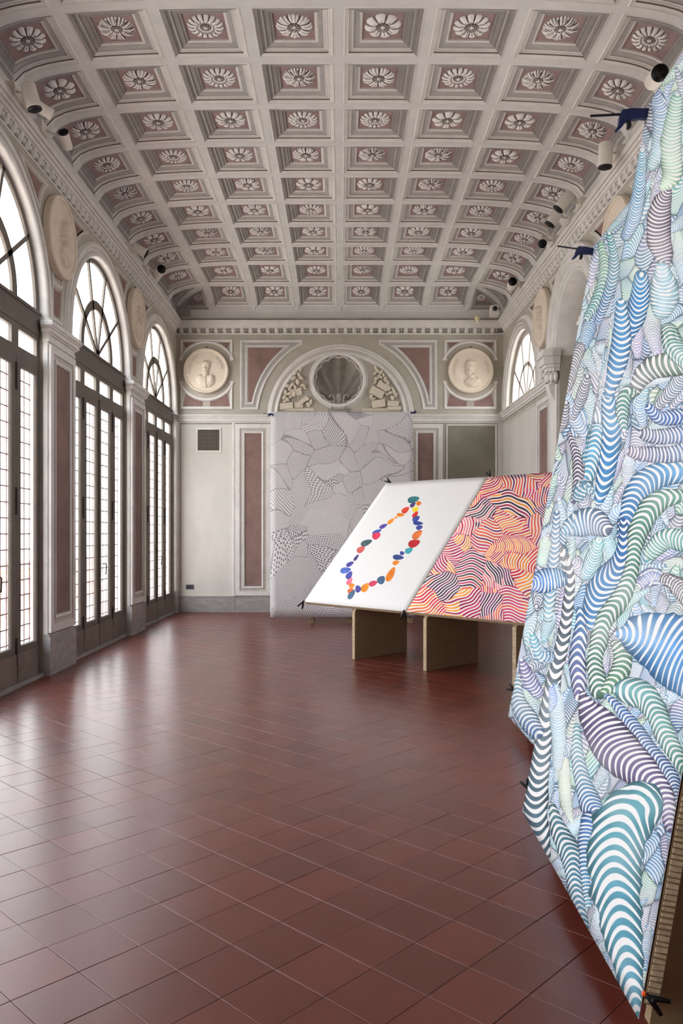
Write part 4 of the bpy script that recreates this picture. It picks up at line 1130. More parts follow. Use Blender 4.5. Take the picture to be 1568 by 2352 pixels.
# white sheet with the chain of pebble shapes
PEB = [(1448, 906, 57, 31, -15, (56, 118, 122)), (1443, 957, 33, 18, -40, (82, 62, 122)), (1498, 943, 24, 22, 0, (235, 122, 36)), (1468, 1000, 32, 25, -40, (246, 214, 62)), (1373, 1007, 42, 25, -38, (224, 72, 48)),
       (1467, 1052, 38, 20, -52, (208, 48, 46)), (1325, 1054, 38, 18, 3, (238, 138, 40)), (1284, 1079, 13, 10, 0, (236, 130, 36)), (1475, 1092, 40, 23, -35, (60, 80, 158)), (1493, 1133, 47, 19, 3, (50, 70, 148)),
       (1505, 1173, 32, 21, -20, (58, 72, 148)), (1236, 1112, 40, 18, -40, (238, 140, 40)), (1163, 1160, 42, 19, -25, (86, 74, 158)), (1102, 1212, 47, 19, -22, (60, 86, 168)), (1098, 1250, 42, 32, -25, (224, 58, 86)),
       (1485, 1240, 58, 30, -42, (220, 116, 56)), (1455, 1322, 58, 34, -22, (188, 40, 46)), (1002, 1315, 58, 28, -20, (70, 96, 100)), (950, 1378, 44, 28, -32, (214, 96, 90)), (1405, 1390, 40, 25, -30, (64, 162, 172)),
       (1342, 1416, 22, 18, 0, (62, 72, 152)), (1305, 1455, 52, 24, 3, (56, 76, 132)), (905, 1455, 38, 14, -52, (82, 66, 128)), (1282, 1505, 34, 20, -20, (240, 142, 40)), (845, 1515, 40, 20, -28, (72, 66, 148)),
       (803, 1573, 52, 28, -10, (80, 106, 184)), (1232, 1612, 76, 30, -60, (230, 128, 40)), (838, 1620, 42, 26, -55, (70, 76, 158)), (1142, 1665, 42, 34, -50, (66, 96, 128)), (841, 1677, 40, 22, -52, (236, 112, 134)),
       (1065, 1698, 42, 24, -22, (214, 66, 98)), (862, 1718, 28, 22, -10, (240, 130, 44)), (988, 1735, 50, 30, -48, (240, 142, 44)), (922, 1750, 28, 33, 0, (84, 76, 158)), (850, 1765, 32, 22, -30, (230, 106, 56)), (858, 1800, 52, 24, -52, (76, 106, 138))]
WTL, WTR, WBL, WBR = tb(S0_, 1), tb(S1_, 1), tb(S0_, 0), tb(S1_, 0)
def white_image():
    w, h = 900, 1120; PX, PY = field_px(lin(WTL, WTR, WBL, WBR), w, h); col = np.empty((h, w, 3), np.float32); col[:] = (230, 229, 228)
    for (x, y, a, b, r, c) in PEB:
        x, y, a, b = 600 + x / 4.126, 930 + y / 4.126, a / 4.126, b / 4.126; t = math.radians(r); dx, dy = PX - x, PY - y
        u = (dx * math.cos(t) + dy * math.sin(t)) / a; v = (-dx * math.sin(t) + dy * math.cos(t)) / (b * (1 - .28 * (dx * math.cos(t) + dy * math.sin(t)) / a))
        d = u * u + v * v; k = np.clip((1.04 - d) * 9, 0, 1)[..., None]
        sh_ = 1 + .10 * vnoise(dx, dy, int(x), .25)[..., None] - .06 * (d[..., None] > .75)
        col = col * (1 - k) + np.array(c, np.float32) * sh_ * k
    return col
M_PEB = print_mat('pebble_chain_print', mkimg('pebble_chain', white_image()))
bend = lambda u, v: .022 * math.sin(PI * u) * math.sin(PI * v) + .008 * math.sin(PI * u) ** 2 * (1 - v) ** 2 + .003
def flat(tl, tr, bl, br, nn): return lambda u, v: (tl * (1 - u) + tr * u) * (1 - v) + (bl * (1 - u) + br * u) * v + nn * bend(u, v)
sheet('pebble_painting', M_PEB, flat(WTL, WTR, WBL, WBR, n3), 24, 24, label='white sheet painted with a ring of coloured pebble shapes, on the slanted table', category='painting')
# red sheet
RTL, RTR, RBL, RBR = tb(S1_ + .012, 1), tb(S2_, 1), tb(S1_ + .012, 0), tb(S2_, 0)
def red_image():
    w, h = 1000, 1200; PX, PY = field_px(lin(RTL, RTR, RBL, RBR), w, h); PX = PX.astype(np.float32); PY = PY.astype(np.float32)
    S = np.array([(960, 1385), (1010, 1330), (1060, 1370), (1000, 1290), (1050, 1250), (1095, 1300), (1130, 1390), (1150, 1330), (1180, 1390), (1100, 1190), (1075, 1150), (1130, 1120), (1180, 1160), (1200, 1110), (1225, 1090), (1170, 1210), (1210, 1200), (1240, 1150), (1130, 1240), (1175, 1270),
                  (1215, 1290), (1215, 1350), (1250, 1200), (1030, 1210), (1080, 1215), (1260, 1100), (1300, 1150), (1290, 1250), (1280, 1350), (1330, 1200)], np.float32)
    wx, wy = PX + 26 * vnoise(PX, PY, 31, .028), PY + 26 * vnoise(PX, PY, 32, .028)
    idx, ed = voronoi(wx, wy * 1.15, S * np.array([1, 1.15])); r = np.random.default_rng(21); n = len(S)
    ang = r.uniform(-.6, 1.9, n); per = r.uniform(5.2, 7.6, n)
    ca_, sa_ = np.cos(ang)[idx], np.sin(ang)[idx]; dx, dy = PX - S[:, 0][idx], PY - S[:, 1][idx]
    cr = dx * ca_ + dy * sa_; al_ = -dx * sa_ + dy * ca_
    ph = (cr + 1.9 * np.sin(al_ / 7.5 + cr / 22) + al_ ** 2 / r.uniform(60, 260, n)[idx] * r.choice([-1, 1], n)[idx]) / per[idx]
    fr = np.abs(ph - np.floor(ph) - .5); ink = np.clip((fr - .20) / .07, 0, 1)
    pal = np.array([(205, 40, 55), (232, 110, 50), (240, 160, 60), (160, 35, 80), (200, 60, 105), (222, 90, 62), (110, 45, 100), (44, 32, 58), (228, 130, 140), (190, 30, 60), (236, 140, 60), (214, 70, 60)], np.float32)
    k = (np.floor(ph + .5).astype(int)); base = r.integers(0, len(pal), n)[idx]; c1 = pal[(base + np.floor(2.2 + 2.2 * vnoise(PX, PY, 55, .03)).astype(int) + (k % 4 == 1)) % len(pal)]
    dark = (r.uniform(0, 1, n) > .92)[idx]; c1 = np.where((dark & (k % 2 == 0))[..., None], pal[7], c1)
    c1 = c1 * (1 + .10 * vnoise(PX, PY, 40, .12)[..., None]); wq = np.clip(.04 + .22 * vnoise(PX, PY, 41, .03), 0, .35)[..., None]; c1 = c1 + (np.array([236, 190, 190], np.float32) - c1) * wq
    paper = np.array([238, 226, 222], np.float32); col = paper * (1 - ink[..., None]) + c1 * ink[..., None]
    e2 = np.clip(1 - ed / 2.2, 0, 1)[..., None] * .35; return col * (1 - e2) + np.array([190, 50, 90], np.float32) * e2
M_RED = print_mat('red_wave_print', mkimg('red_waves', red_image()))
sheet('red_wave_painting', M_RED, flat(RTL, RTR, RBL, RBR, n3), 24, 24, label='sheet of red, orange and purple wavy stripes lying on the slanted table', category='painting')

# ------------------------------------------------------------------ the two leaning blue paintings
def plane_pts(z_near, z_far, xb_n, xb_f, xt_n, xt_f, hb, ht_n, ht_f):
    return (Vector((xt_f, z_far, ht_f)), Vector((xt_n, z_near, ht_n)), Vector((xb_f, z_far, hb)), Vector((xb_n, z_near, hb)))
def px3(px, py, y): v = at(px, py, y); return v
# near: far edge 4.25 m off, near edge 2.42 m off ; far one: 6.48 m to 4.62 m
NTL, NBL = at(1487, 243, 4.25), at(1200, 1864, 4.25)
NBR = at(1467, 2341, 2.42); NTR = NBR + (NTL - NBL)
FTL, FBL = at(1362, 566, 6.48), at(1167, 1645, 6.48)
FBR = at(1222, 1708, 5.60); dF = (FBR - FBL) * (1.86 / (6.48 - 5.60)); FBR = FBL + dF; FTR = FTL + dF
B = lambda *c: c
TUBES = [ # picture-plane spine points, half widths, stripe step, bow, colour a, colour b, gap share
 ([(1290, 1260), (1310, 1330), (1300, 1450), (1275, 1560), (1257, 1650), (1243, 1750), (1230, 1850), (1245, 1960)], [10, 13, 17, 19, 20, 24, 30, 22], 21, .9, (92, 98, 108), (66, 96, 112), .50),
 ([(1280, 1180), (1276, 1270), (1268, 1350), (1262, 1420)], [9, 14, 16, 12], 12, .8, (70, 110, 160), (150, 190, 200), .45),
 ([(1399, 915), (1408, 965), (1405, 1026), (1394, 1095), (1380, 1150)], [18, 26, 27, 24, 14], 17, .9, (52, 118, 176), (60, 128, 182), .42),
 ([(1372, 985), (1362, 1040), (1346, 1095), (1330, 1120)], [14, 20, 20, 10], 13, -.8, (96, 160, 196), (80, 150, 178), .45),
 ([(1459, 905), (1488, 862), (1530, 840), (1600, 830)], [14, 24, 28, 28], 13, -.3, (112, 112, 124), (116, 152, 128), .45),
 ([(1440, 985), (1436, 940), (1446, 905), (1462, 905)], [10, 18, 17, 10], 11, .7, (70, 130, 134), (72, 126, 112), .40),
 ([(1610, 1076), (1568, 1080), (1523, 1090), (1481, 1117), (1457, 1164), (1440, 1220), (1434, 1262)], [28, 30, 30, 30, 24, 15, 9], 14, -.6, (84, 150, 200), (44, 98, 156), .42),
 ([(1440, 1200), (1438, 1260), (1425, 1310), (1395, 1345), (1372, 1400), (1366, 1440)], [9, 15, 28, 36, 28, 12], 15, .9, (40, 90, 150), (54, 116, 172), .44),
 ([(1560, 1140), (1520, 1150), (1490, 1185), (1472, 1225), (1464, 1265), (1456, 1316), (1436, 1371), (1398, 1425), (1382, 1481), (1374, 1527), (1384, 1585)], [16, 24, 26, 22, 17, 17, 22, 22, 20, 20, 22], 13, -.8, (84, 138, 122), (86, 124, 110), .46),
 ([(1420, 1480), (1434, 1500), (1434, 1535), (1412, 1572), (1395, 1592)], [10, 20, 22, 18, 10], 12, -.5, (98, 132, 116), (92, 142, 108), .45),
 ([(1417, 1457), (1450, 1458), (1490, 1462), (1530, 1478), (1575, 1505), (1630, 1540)], [3, 24, 52, 74, 88, 92], 13, -.35, (86, 148, 206), (60, 128, 196), .44),
 ([(1424, 1585), (1452, 1588), (1485, 1602), (1508, 1640), (1530, 1690), (1552, 1730), (1580, 1780)], [12, 32, 32, 26, 24, 20, 14], 13, -.8, (110, 166, 172), (82, 136, 120), .46),
 ([(1400, 1600), (1425, 1625), (1455, 1665), (1485, 1712), (1520, 1750), (1545, 1790), (1556, 1850)], [7, 12, 17, 18, 16, 18, 14], 9, -.7, (70, 110, 170), (60, 90, 130), .44),
 ([(1337, 1400), (1340, 1449), (1335, 1487), (1332, 1527), (1336, 1567), (1336, 1600)], [8, 16, 20, 21, 19, 12], 17, -1.1, (60, 110, 160), (112, 106, 150), .44),
 ([(1345, 1598), (1358, 1630), (1385, 1668), (1422, 1725), (1466, 1765), (1508, 1805), (1532, 1850), (1540, 1900)], [9, 24, 42, 50, 42, 30, 22, 12], 13, -.45, (88, 78, 112), (104, 94, 136), .48),
 ([(1331, 1670), (1331, 1730), (1342, 1793), (1362, 1850), (1388, 1885)], [8, 15, 19, 26, 10], 10, -.8, (76, 140, 152), (64, 104, 164), .46),
 ([(1300, 1750), (1300, 1800), (1304, 1850), (1316, 1890)], [12, 16, 14, 5], 5, .4, (206, 222, 186), (190, 214, 196), .5),
 ([(1278, 1580), (1284, 1640), (1288, 1710), (1284, 1760)], [12, 20, 18, 12], 6, .5, (150, 196, 222), (160, 200, 214), .5),
 ([(1270, 1580), (1274, 1610), (1268, 1630)], [8, 12, 6], 6, .8, (90, 130, 210), (120, 160, 220), .45),
 ([(1269, 1850), (1280, 1890), (1296, 1930), (1314, 1970), (1318, 2010), (1330, 2080), (1350, 2150)], [8, 18, 24, 26, 20, 16, 8], 13, -.95, (74, 112, 118), (56, 116, 156), .46),
 ([(1360, 1890), (1352, 1920), (1346, 1960), (1345, 2010), (1352, 2080)], [26, 22, 16, 12, 8], 9, -.2, (64, 110, 170), (70, 130, 160), .44),
 ([(1470, 1850), (1440, 1880), (1420, 1930), (1412, 1995), (1420, 2070), (1432, 2150), (1446, 2230), (1460, 2300), (1466, 2345)], [56, 66, 66, 62, 54, 46, 33, 18, 6], 29, -1.0, (84, 150, 164), (70, 132, 158), .50),
 ([(1540, 440), (1524, 480), (1520, 530), (1530, 580), (1540, 610)], [12, 26, 30, 24, 8], 8, .3, (112, 100, 118), (120, 110, 130), .46),
 ([(1480, 640), (1476, 690), (1464, 740), (1440, 790)], [18, 26, 22, 12], 12, .9, (60, 136, 190), (46, 108, 170), .4),
 ([(1430, 700), (1432, 780), (1418, 850), (1400, 905)], [14, 26, 24, 12], 14, .5, (88, 150, 196), (60, 120, 180), .42),
 ([(1530, 620), (1535, 670), (1530, 710)], [18, 34, 26], 9, .3, (160, 200, 220), (140, 190, 210), .48),
 ([(1380, 560), (1390, 620), (1378, 680), (1350, 730)], [8, 14, 16, 10], 8, -.8, (96, 160, 130), (90, 150, 160), .44),
 ([(1400, 540), (1412, 600), (1404, 660), (1376, 740)], [8, 13, 14, 10], 8, .8, (70, 150, 160), (80, 120, 180), .44),
 ([(1334, 800), (1318, 830), (1308, 870), (1300, 900)], [14, 20, 16, 8], 7, -.8, (90, 96, 110), (120, 124, 140), .44),
 ([(1300, 930), (1296, 960), (1286, 985)], [10, 16, 10], 7, .8, (80, 84, 104), (110, 110, 130), .44),
 ([(1352, 870), (1340, 910), (1320, 960)], [10, 15, 8], 7, .8, (70, 76, 100), (100, 110, 140), .44),
 ([(1310, 1000), (1328, 1050), (1330, 1100), (1322, 1150)], [8, 12, 12, 8], 9, -.9, (74, 70, 96), (90, 84, 110), .42),
 ([(1300, 1220), (1330, 1205), (1365, 1200), (1395, 1215)], [10, 28, 34, 20], 9, -.3, (90, 150, 190), (110, 120, 150), .44),
 ([(1330, 1140), (1344, 1120), (1360, 1130)], [14, 20, 8], 9, -.5, (80, 130, 160), (110, 150, 170), .4),
 ([(1225, 1340), (1250, 1335), (1278, 1330)], [18, 28, 26], 8, .2, (84, 130, 200), (80, 140, 196), .46),
 ([(1225, 1460), (1240, 1500), (1262, 1510)], [8, 20, 16], 9, .6, (110, 180, 196), (90, 140, 180), .46),
 ([(1200, 1520), (1215, 1560), (1236, 1590)], [8, 20, 16], 9, .5, (100, 90, 150), (80, 90, 150), .46),
 ([(1188, 1560), (1190, 1610), (1210, 1650), (1232, 1680)], [10, 18, 24, 20], 10, -.6, (70, 120, 140), (64, 96, 140), .46),
 ([(1252, 1250), (1246, 1290)], [18, 14], 5, .8, (160, 210, 180), (170, 220, 200), .5),
 ([(1380, 1250), (1368, 1290), (1350, 1320)], [16, 22, 16], 7, .8, (120, 190, 196), (100, 170, 190), .5),
 ([(1500, 940), (1520, 960), (1550, 960), (1600, 950)], [12, 16, 18, 18], 9, .6, (60, 100, 170), (70, 110, 170), .44),
 ([(1490, 1000), (1520, 1005), (1560, 1000), (1600, 990)], [16, 18, 20, 22], 8, .3, (90, 100, 130), (90, 130, 190), .46),
 ([(1460, 1040), (1490, 1045), (1540, 1045), (1600, 1030)], [14, 18, 20, 22], 8, .2, (120, 110, 140), (64, 110, 170), .46),
 ([(1500, 1270), (1530, 1240), (1560, 1240), (1600, 1250)], [18, 24, 26, 28], 8, -.4, (130, 180, 170), (100, 160, 160), .5),
 ([(1480, 1340), (1500, 1325), (1520, 1330)], [14, 22, 14], 5, .3, (150, 160, 200), (140, 160, 200), .5),
 ([(1530, 1330), (1556, 1345), (1600, 1390)], [14, 22, 24], 7, -.5, (100, 96, 106), (120, 116, 126), .46),
 ([(1500, 200), (1520, 260), (1520, 330), (1500, 380)], [14, 22, 24, 14], 7, .4, (90, 130, 190), (150, 200, 210), .46),
 ([(1555, 230), (1545, 330), (1550, 400), (1530, 430)], [16, 26, 24, 12], 8, .3, (130, 190, 170), (190, 220, 190), .5),
 ([(1475, 350), (1470, 430), (1458, 500), (1440, 540)], [12, 18, 20, 14], 7, .9, (80, 150, 180), (100, 150, 200), .46),
 ([(1545, 760), (1556, 800), (1580, 830)], [18, 26, 20], 9, -.7, (90, 140, 130), (120, 170, 170), .46),
]
def spline(P, n):
    P = np.array(P, float); t = np.linspace(0, len(P) - 1, n); out = np.zeros((n, P.shape[1]))
    for k, tt_ in enumerate(t):
        i = min(int(tt_), len(P) - 2); f = tt_ - i; p0, p1, p2, p3 = P[max(i - 1, 0)], P[i], P[i + 1], P[min(i + 2, len(P) - 1)]
        out[k] = .5 * ((2 * p1) + (-p0 + p2) * f + (2 * p0 - 5 * p1 + 4 * p2 - p3) * f * f + (-p0 + 3 * p1 - 3 * p2 + p3) * f ** 3)
    return out
def draw_tube(col, PX, PY, pts, wid, step, bow, ca_, cb_, gap, light=0., inv=None):
    n = (30 if max(wid) > 24 else 14) * (len(pts) - 1) if len(pts) > 3 else 11; S = spline([(p[0], p[1], w) for p, w in zip(pts, wid)], n); pad = S[:, 2].max() + 2
    x0, x1, y0, y1 = S[:, 0].min() - pad, S[:, 0].max() + pad, S[:, 1].min() - pad, S[:, 1].max() + pad
    rows = np.where(((PY > y0) & (PY < y1) & (PX > x0) & (PX < x1)).any(1))[0]
    if len(rows) == 0: return
    r0, r1 = rows[0], rows[-1] + 1; sub = (PX[r0:r1] > x0) & (PX[r0:r1] < x1) & (PY[r0:r1] > y0) & (PY[r0:r1] < y1)
    cols = np.where(sub.any(0))[0]; c0, c1 = cols[0], cols[-1] + 1
    X, Y = PX[r0:r1, c0:c1], PY[r0:r1, c0:c1]
    best = np.full(X.shape, 1e9, np.float32); ss = np.zeros(X.shape, np.float32); tt_ = np.zeros(X.shape, np.float32); ww = np.ones(X.shape, np.float32); acc = 0
    for i in range(n - 1):
        ax, ay, wa = S[i]; bx, by, wb_ = S[i + 1]; ex, ey = bx - ax, by - ay; L2 = ex * ex + ey * ey + 1e-6; L = math.sqrt(L2)
        ku = ((X - ax) * ex + (Y - ay) * ey) / L2; k = np.clip(ku, 0, 1); dx, dy = X - ax - k * ex, Y - ay - k * ey; w = wa + (wb_ - wa) * k; w = np.maximum(w, 1)
        if i == 0: ku = np.minimum(ku, 1)
        elif i == n - 2: ku = np.maximum(ku, 0)
        else: ku = k
        d = np.hypot(dx, dy) / w; lt = d < best; best[lt] = d[lt]; ss[lt] = (acc + ku * L)[lt]; ww[lt] = w[lt]
        sd = np.sign(dx * ey - dy * ex); tt_[lt] = (d * sd)[lt]; acc += L
    if max(wid) > 24:      # even the stripes out across the bends
        sw = np.zeros(X.shape, np.float32); sv = sw.copy(); acc = 0
        for i in range(n - 1):
            ax, ay, wa = S[i]; bx, by, wb_ = S[i + 1]; ex, ey = bx - ax, by - ay; L2 = ex * ex + ey * ey + 1e-6; L = math.sqrt(L2)
            ku = ((X - ax) * ex + (Y - ay) * ey) / L2; k = np.clip(ku, 0, 1)
            if i == 0: kq = np.minimum(ku, 1)
            elif i == n - 2: kq = np.maximum(ku, 0)
            else: kq = k
            d = np.hypot(X - ax - k * ex, Y - ay - k * ey) / np.maximum(wa + (wb_ - wa) * k, 1)
            e_ = np.exp(-45 * (d - best)); sw += e_; sv += e_ * (acc + kq * L); acc += L
        ss = sv / sw
    best = best * (1 + .10 * NOISE[r0:r1, c0:c1])
    inside = best < 1
    ph = (ss + bow * ww * (1 - np.cos(tt_ * 1.45)) * 1.15) / step
    ph += .28 * np.sin(ss / (step * 3.1) + 1.3 * len(pts))
    fr = np.abs(ph - np.floor(ph) - .5) * 2                    # 0 mid stripe .. 1
    side = 1 if len(pts) % 2 else -1
    duty = gap * 1.22 * (1 - np.clip(np.abs(tt_), 0, 1) ** 5 * .8) * (1 + .22 * np.sin(np.floor(ph) * 2.4)) * (1 - .42 * (tt_ * side + 1) / 2)
    aa = np.clip(.9 / step * 2, .05, .5); white = np.clip((duty - fr) / aa + .5, 0, 1)
    f = np.clip(ss / max(acc, 1), 0, 1)[..., None]; c = np.array(ca_, np.float32) * (1 - f) + np.array(cb_, np.float32) * f
    c = c * (.98 - .36 * np.clip(np.abs(tt_), 0, 1)[..., None] ** 3) + 16 * (1 - np.abs(tt_[..., None])) ; c = c + light * (255 - c)
    c *= (1 + .07 * NOISE[r0:r1, c0:c1, None]); wsh = np.clip(.10 + .30 * NOISE2[r0:r1, c0:c1, None], 0, .5); c = c + (225 - c) * wsh
    o = c * (1 - white[..., None]) + np.array([232, 231, 231], np.float32) * white[..., None]
    e_ = np.clip((best - .90) / .08, 0, 1)[..., None] * .55; o = o * (1 - e_) + np.array(ca_, np.float32) * .62 * e_
    a = np.clip((1 - best) * ww * .8, 0, 1)[..., None] * inside[..., None]
    col[r0:r1, c0:c1] = col[r0:r1, c0:c1] * (1 - a) + o * a
def blue_image(c4, w, h, seed):
    PX, PY = field_px(lin(*c4), w, h); PX = PX.astype(np.float32); PY = PY.astype(np.float32)
    col = np.empty((h, w, 3), np.float32)
    global NOISE, NOISE2
    NOISE = vnoise(PX, PY, 77, .09); NOISE2 = vnoise(PX, PY, 78, .02)
    # ground of fine flowing hairlines in pale washes
    rg = np.random.default_rng(seed + 50); T = 64; tab = rg.uniform(0, 1, (8, T, T)).astype(np.float32)
    gx, gy = (PX + .22 * PY + 16 * vnoise(PX, PY, seed, .02)) / 40, (PY + 22 * vnoise(PX, PY, seed + 1, .018)) / 72
    ix, iy = np.floor(gx).astype(np.int32), np.floor(gy).astype(np.int32)
    b1 = np.full(PX.shape, 9., np.float32); b2 = b1.copy(); ki = np.zeros(PX.shape, np.int32); kj = ki.copy(); ox = b1.copy(); oy = b1.copy()
    for di in (-1, 0, 1):
        for dj in (-1, 0, 1):
            a_, c_ = (ix + di) % T, (iy + dj) % T; ex = gx - (ix + di) - tab[0, a_, c_] ; ey = gy - (iy + dj) - tab[1, a_, c_]
            d = ex * ex + ey * ey; lt = d < b1; b2 = np.where(lt, b1, np.minimum(b2, d)); b1 = np.where(lt, d, b1)
            ki[lt] = a_[lt]; kj[lt] = c_[lt]; ox[lt] = ex[lt] * 40; oy[lt] = ey[lt] * 72
    ed = np.sqrt(b2) - np.sqrt(b1); q = [tab[k, ki, kj] for k in range(2, 8)]
    ang = 1.75 + (q[0] - .5) * 1.5; al_ = ox * np.cos(ang) + oy * np.sin(ang); ac = -ox * np.sin(ang) + oy * np.cos(ang)
    ph = (al_ + (q[1] - .5) * 2.6 * ac * ac / 22 + 3 * vnoise(PX, PY, seed + 5, .05)) / (4.6 + 4.2 * q[2])
    fr = np.abs(ph - np.floor(ph) - .5) * 2; du = .56 * (1 - .45 * np.clip(ac / 40 + .5, 0, 1)) * np.clip(.35 + ed * 5, 0, 1)
    wh = np.clip((du - fr) / .35 + .5, 0, 1)[..., None]
    PALG = np.array([(120, 160, 206), (110, 178, 196), (140, 136, 176), (130, 186, 160), (92, 98, 122), (76, 132, 186), (150, 188, 214), (70, 118, 156), (132, 138, 168), (178, 206, 176)], np.float32)
    cc_ = PALG[(q[3] * 9.99).astype(int)]; c2_ = PALG[(q[4] * 9.99).astype(int)]; g_ = np.clip(al_ / 70 + .5, 0, 1)[..., None]; cc_ = cc_ * (1 - g_) + c2_ * g_
    cc_ = cc_ + (225 - cc_) * (q[5] * .45)[..., None]; cc_ *= (1 - .18 * np.clip(1 - ed * 4, 0, 1))[..., None]
    col[:] = cc_ * (1 - wh) + np.array([232, 232, 233], np.float32) * wh
    e3 = (np.clip(1 - ed / .045, 0, 1) * .7)[..., None]; col[:] = col * (1 - e3) + cc_ * .5 * e3
    r = np.random.default_rng(seed + 9); pal = [(120, 160, 206), (128, 186, 200), (150, 146, 190), (150, 196, 170), (96, 104, 128), (84, 140, 190), (170, 200, 220), (76, 124, 160), (140, 150, 175)]
    x0, x1, y0, y1 = PX.min(), min(PX.max(), 1640), max(PY.min(), -60), PY.max()
    ngrid = []
    y_ = y0
    while y_ < y1:
        x_ = x0
        while x_ < x1:
            ngrid.append((x_ + r.uniform(-9, 9), y_ + r.uniform(-14, 14))); x_ += 27
        y_ += 38
    r.shuffle(ngrid)
    for (x, y) in ngrid[:len(ngrid) // 4]:
        a = r.normal(PI / 2 + .25, .45); L = r.uniform(34, 70); dv = np.array([math.cos(a), math.sin(a)]); bnd = r.uniform(-12, 12)
        p = [(x - dv[0] * L, y - dv[1] * L), (x + bnd * dv[1], y - bnd * dv[0]), (x + dv[0] * L, y + dv[1] * L)]
        w0 = r.uniform(12, 25); c1 = pal[r.integers(len(pal))]; c2 = pal[r.integers(len(pal))]
        draw_tube(col, PX, PY, p, [w0 * .3, w0, w0 * .5], r.uniform(5.0, 8.5), r.choice([-.9, .8, .6]), c1, c2, r.uniform(.40, .50), r.uniform(0, .22))
    for t in TUBES: draw_tube(col, PX, PY, *t)
    return col
M_NEAR = print_mat('blue_wave_print_near', mkimg('blue_waves_near', blue_image((NTL, NTR, NBL, NBR), 640, 2300, 3)))
M_FAR = print_mat('blue_wave_print_far', mkimg('blue_waves_far', blue_image((FTL, FTR, FBL, FBR), 460, 1700, 5)))
def lean(tl, tr, bl, br, amp):
    nn = (tr - tl).cross(bl - tl).normalized()
    if nn.x > 0: nn = -nn
    def f(u, v):
        p = (tl * (1 - u) + tr * u) * (1 - v) + (bl * (1 - u) + br * u) * v
        return p + nn * max(.002, amp * math.sin(PI * v) * math.sin(PI * min(1, u * 1.2)) * .6 + amp * .25 * math.sin(9 * v) * (1 - u) * math.sin(PI * v))
    return f, nn
fN, nN = lean(NTL, NTR, NBL, NBR, .035); fF, nF = lean(FTL, FTR, FBL, FBR, .03)
sheet('blue_wave_painting', M_NEAR, fN, 24, 60, label='nearest tall painting of blue, green and purple banded waves, cut by the picture edge', category='painting')
sheet('blue_wave_painting', M_FAR, fF, 24, 60, label='farther tall blue wave painting, behind the nearest one and touching the red sheet in view', category='painting')
def leaning_board(tl, tr, bl, br, nn, name, label):
    base = Vector((bl.x, (bl.y + br.y) / 2, 0)); t = empty(name, base, label=label, category='screen')
    ins = .03; up = (tl - bl).normalized(); al_ = (br - bl).normalized()
    q = [tl - up * .02 + al_ * ins, tr - up * .02 - al_ * .0, br + up * .05 - al_ * .0, bl + up * .16 + al_ * ins]
    q = [p - nn * .006 - base for p in q]
    m = solid(q, -nn * .045); o = m.obj('board', M_BOARD, t)
    comb(q[2] - nn * .0225, q[1] - nn * .0225, al_ * .005, nn * .036, 210, o)
    comb(q[3] - nn * .0225, q[2] - nn * .0225, -up * .004, nn * .036, 110, o)
    # card struts standing behind
    for f in (.16, .92):
        p = bl * (1 - f) + br * f - base; t_ = al_ * .022; out = Vector((1, 0, 0))
        slope = (tl.x - bl.x) / (tl.z - bl.z); hz = 1.9
        b0 = p + Vector((.10, 0, 0)); b0.z = 0; e1 = b0 + out * 0.62; z1_ = hz
        u0 = Vector((p.x + .07 + slope * hz, b0.y, hz)); v_ = []
        P4 = [b0, e1, Vector((e1.x, e1.y, hz)), u0]
        P4[0] = Vector((p.x + .075, b0.y, 0))
        mm = MB(); vs = [a - t_ for a in P4] + [a + t_ for a in P4]
        mm.add(vs, [(3, 2, 1, 0), (4, 5, 6, 7), (0, 1, 5, 4), (1, 2, 6, 5), (2, 3, 7, 6), (3, 0, 4, 7)]); mm.obj('strut', M_BOARD, t)
    return t
leaning_board(NTL, NTR, NBL, NBR, nN, 'leaning_screen', 'tall leaning cardboard screen with a ribbed edge under the nearest blue painting')
leaning_board(FTL, FTR, FBL, FBR, nF, 'leaning_screen', 'tall leaning cardboard screen that carries the farther blue painting')

# ------------------------------------------------------------------ clamps and clips
def bar_clamp(M, label, s=1.0):
    """blue one-hand bar clamp, bar along local x, jaws downwards in local y"""
    t = empty('bar_clamp', (0, 0, 0), label=label, category='clamp', group='blue bar clamps on the big sheets'); t.matrix_world = M @ Matrix.Scale(s, 4)
    MB().box(-.20, .13, -.006, .006, -.003, .003).obj('bar', M_STEEL, t)
    body = [(-.045, -.016), (-.052, -.062), (-.070, -.085), (-.058, -.092), (-.034, -.072), (-.016, -.044), (.028, -.036), (.07, -.030), (.10, -.034), (.112, -.018), (.10, .018), (.02, .024), (-.03, .018)]
    MB().prism(body, -.015, .015).obj('grip', M_BLUE, t)
    MB().prism([(-.004, -.036), (.012, -.036), (.018, -.062), (.010, -.082), (-.008, -.082), (-.004, -.06)], -.009, .009).obj('trigger', M_BLACK, t)
    MB().prism([(.100, .020), (.126, .024), (.128, -.045), (.116, -.058), (.104, -.05)], -.012, .012).obj('fixed_jaw', M_BLUE, t)
    MB().prism([(.098, -.040), (.106, -.040), (.106, -.062), (.098, -.062)], -.013, .013).obj('pad', M_BLACK, t)
    return t
def clamp_at(p, ang, label, s, yaw=0):
    M = Matrix.Translation(p) @ Matrix.Rotation(yaw, 4, 'Z') @ Matrix.Rotation(PI / 2, 4, 'X') @ Matrix.Rotation(ang, 4, 'Z')
    return bar_clamp(M, label, s)
clamp_at(at(1440, 262, 4.22), math.radians(3), 'larger blue bar clamp gripping the top of the nearest blue painting', .98)
clamp_at(at(1335, 573, 6.45), math.radians(-8), 'smaller-looking blue bar clamp at the top corner of the farther blue painting', .98)
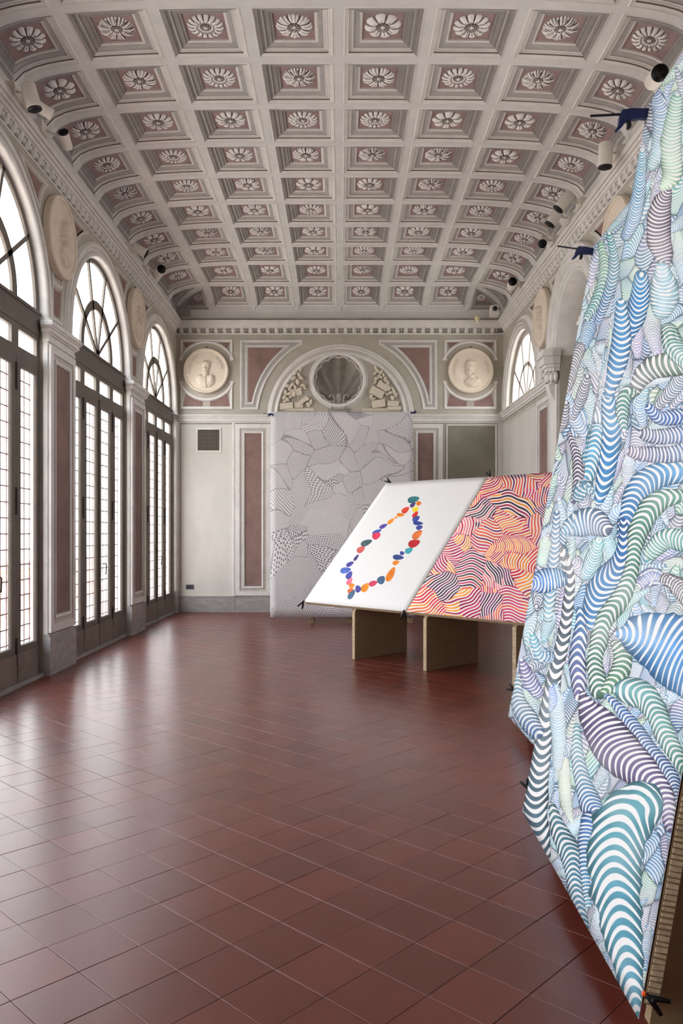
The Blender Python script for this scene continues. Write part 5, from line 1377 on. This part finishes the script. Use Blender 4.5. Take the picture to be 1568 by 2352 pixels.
clamp_at(at(619, 951, DZ - .05), math.radians(-6), 'blue bar clamp at the top corner of the dotted drawing towards the windows', .55)
clamp_at(at(952, 948, DZ - .05), math.radians(186), 'blue bar clamp at the top corner of the dotted drawing above the white sheet', .55)
def spring_clip(p, d1, label, tip=None, s=1.0, grp='black spring clips on the sheets'):
    """two crossed black arms with a pivot; d1 points from the grips to the jaw"""
    t = empty('spring_clip', p, label=label, category='clip', group=grp)
    d = Vector(d1).normalized(); up = Vector((0, 0, 1)) if abs(d.z) < .8 else Vector((0, -1, 0)); sd = d.cross(Vector((0, 1, 0)))
    if sd.length < .1: sd = Vector((1, 0, 0))
    sd.normalize()
    for k, sg in enumerate((-1, 1)):
        MB().tube([d * -.055 * s + sd * sg * .028 * s, sd * sg * .006 * s, d * .03 * s - sd * sg * .004 * s], [.008 * s, .011 * s, .007 * s], 8).obj('arm', M_BLACK, t, None, True)
    MB().tube([Vector((0, -.014 * s, 0)), Vector((0, .014 * s, 0))], .010 * s, 10).obj('pivot', M_BLACK, t, None, True)
    if tip: MB().ell(tuple(d * .036 * s), (.010 * s,) * 3, 8, 6).obj('rubber_tip', M_ORANGE, t, None, True)
    return t
spring_clip(tb(S0_ + .0, -.012, .01), (.5, .1, .85), 'black clip at the low left corner of the pebble painting', s=1.3)
spring_clip(tb(S1_ + .0, -.015, .01), (.1, .1, .95), 'black clip at the low edge between the pebble and red sheets', s=1.3)
spring_clip(tb(S0_ + .05, 1.012, .01), (.5, .1, -.3), 'black clip on the top edge of the pebble painting near the dotted drawing', s=1.1)
spring_clip(tb(S1_ + .02, 1.012, .01), (.3, .1, -.6), 'black clip on the top edge where the pebble and red sheets meet', s=1.1)
spring_clip(at(1178, 1583, 6.47), (1, 0, -.5), 'black clip with an orange tip on the farther blue painting', True, .9)
spring_clip(at(1209, 1806, 4.24), (.5, 0, -1), 'black clip with an orange tip on the low edge of the nearest blue painting', True, .7)
spring_clip(at(1498, 2296, 2.40), (-.75, 0, .5), 'larger black clip with an orange tip at the bottom corner of the nearest screen', True, .85)
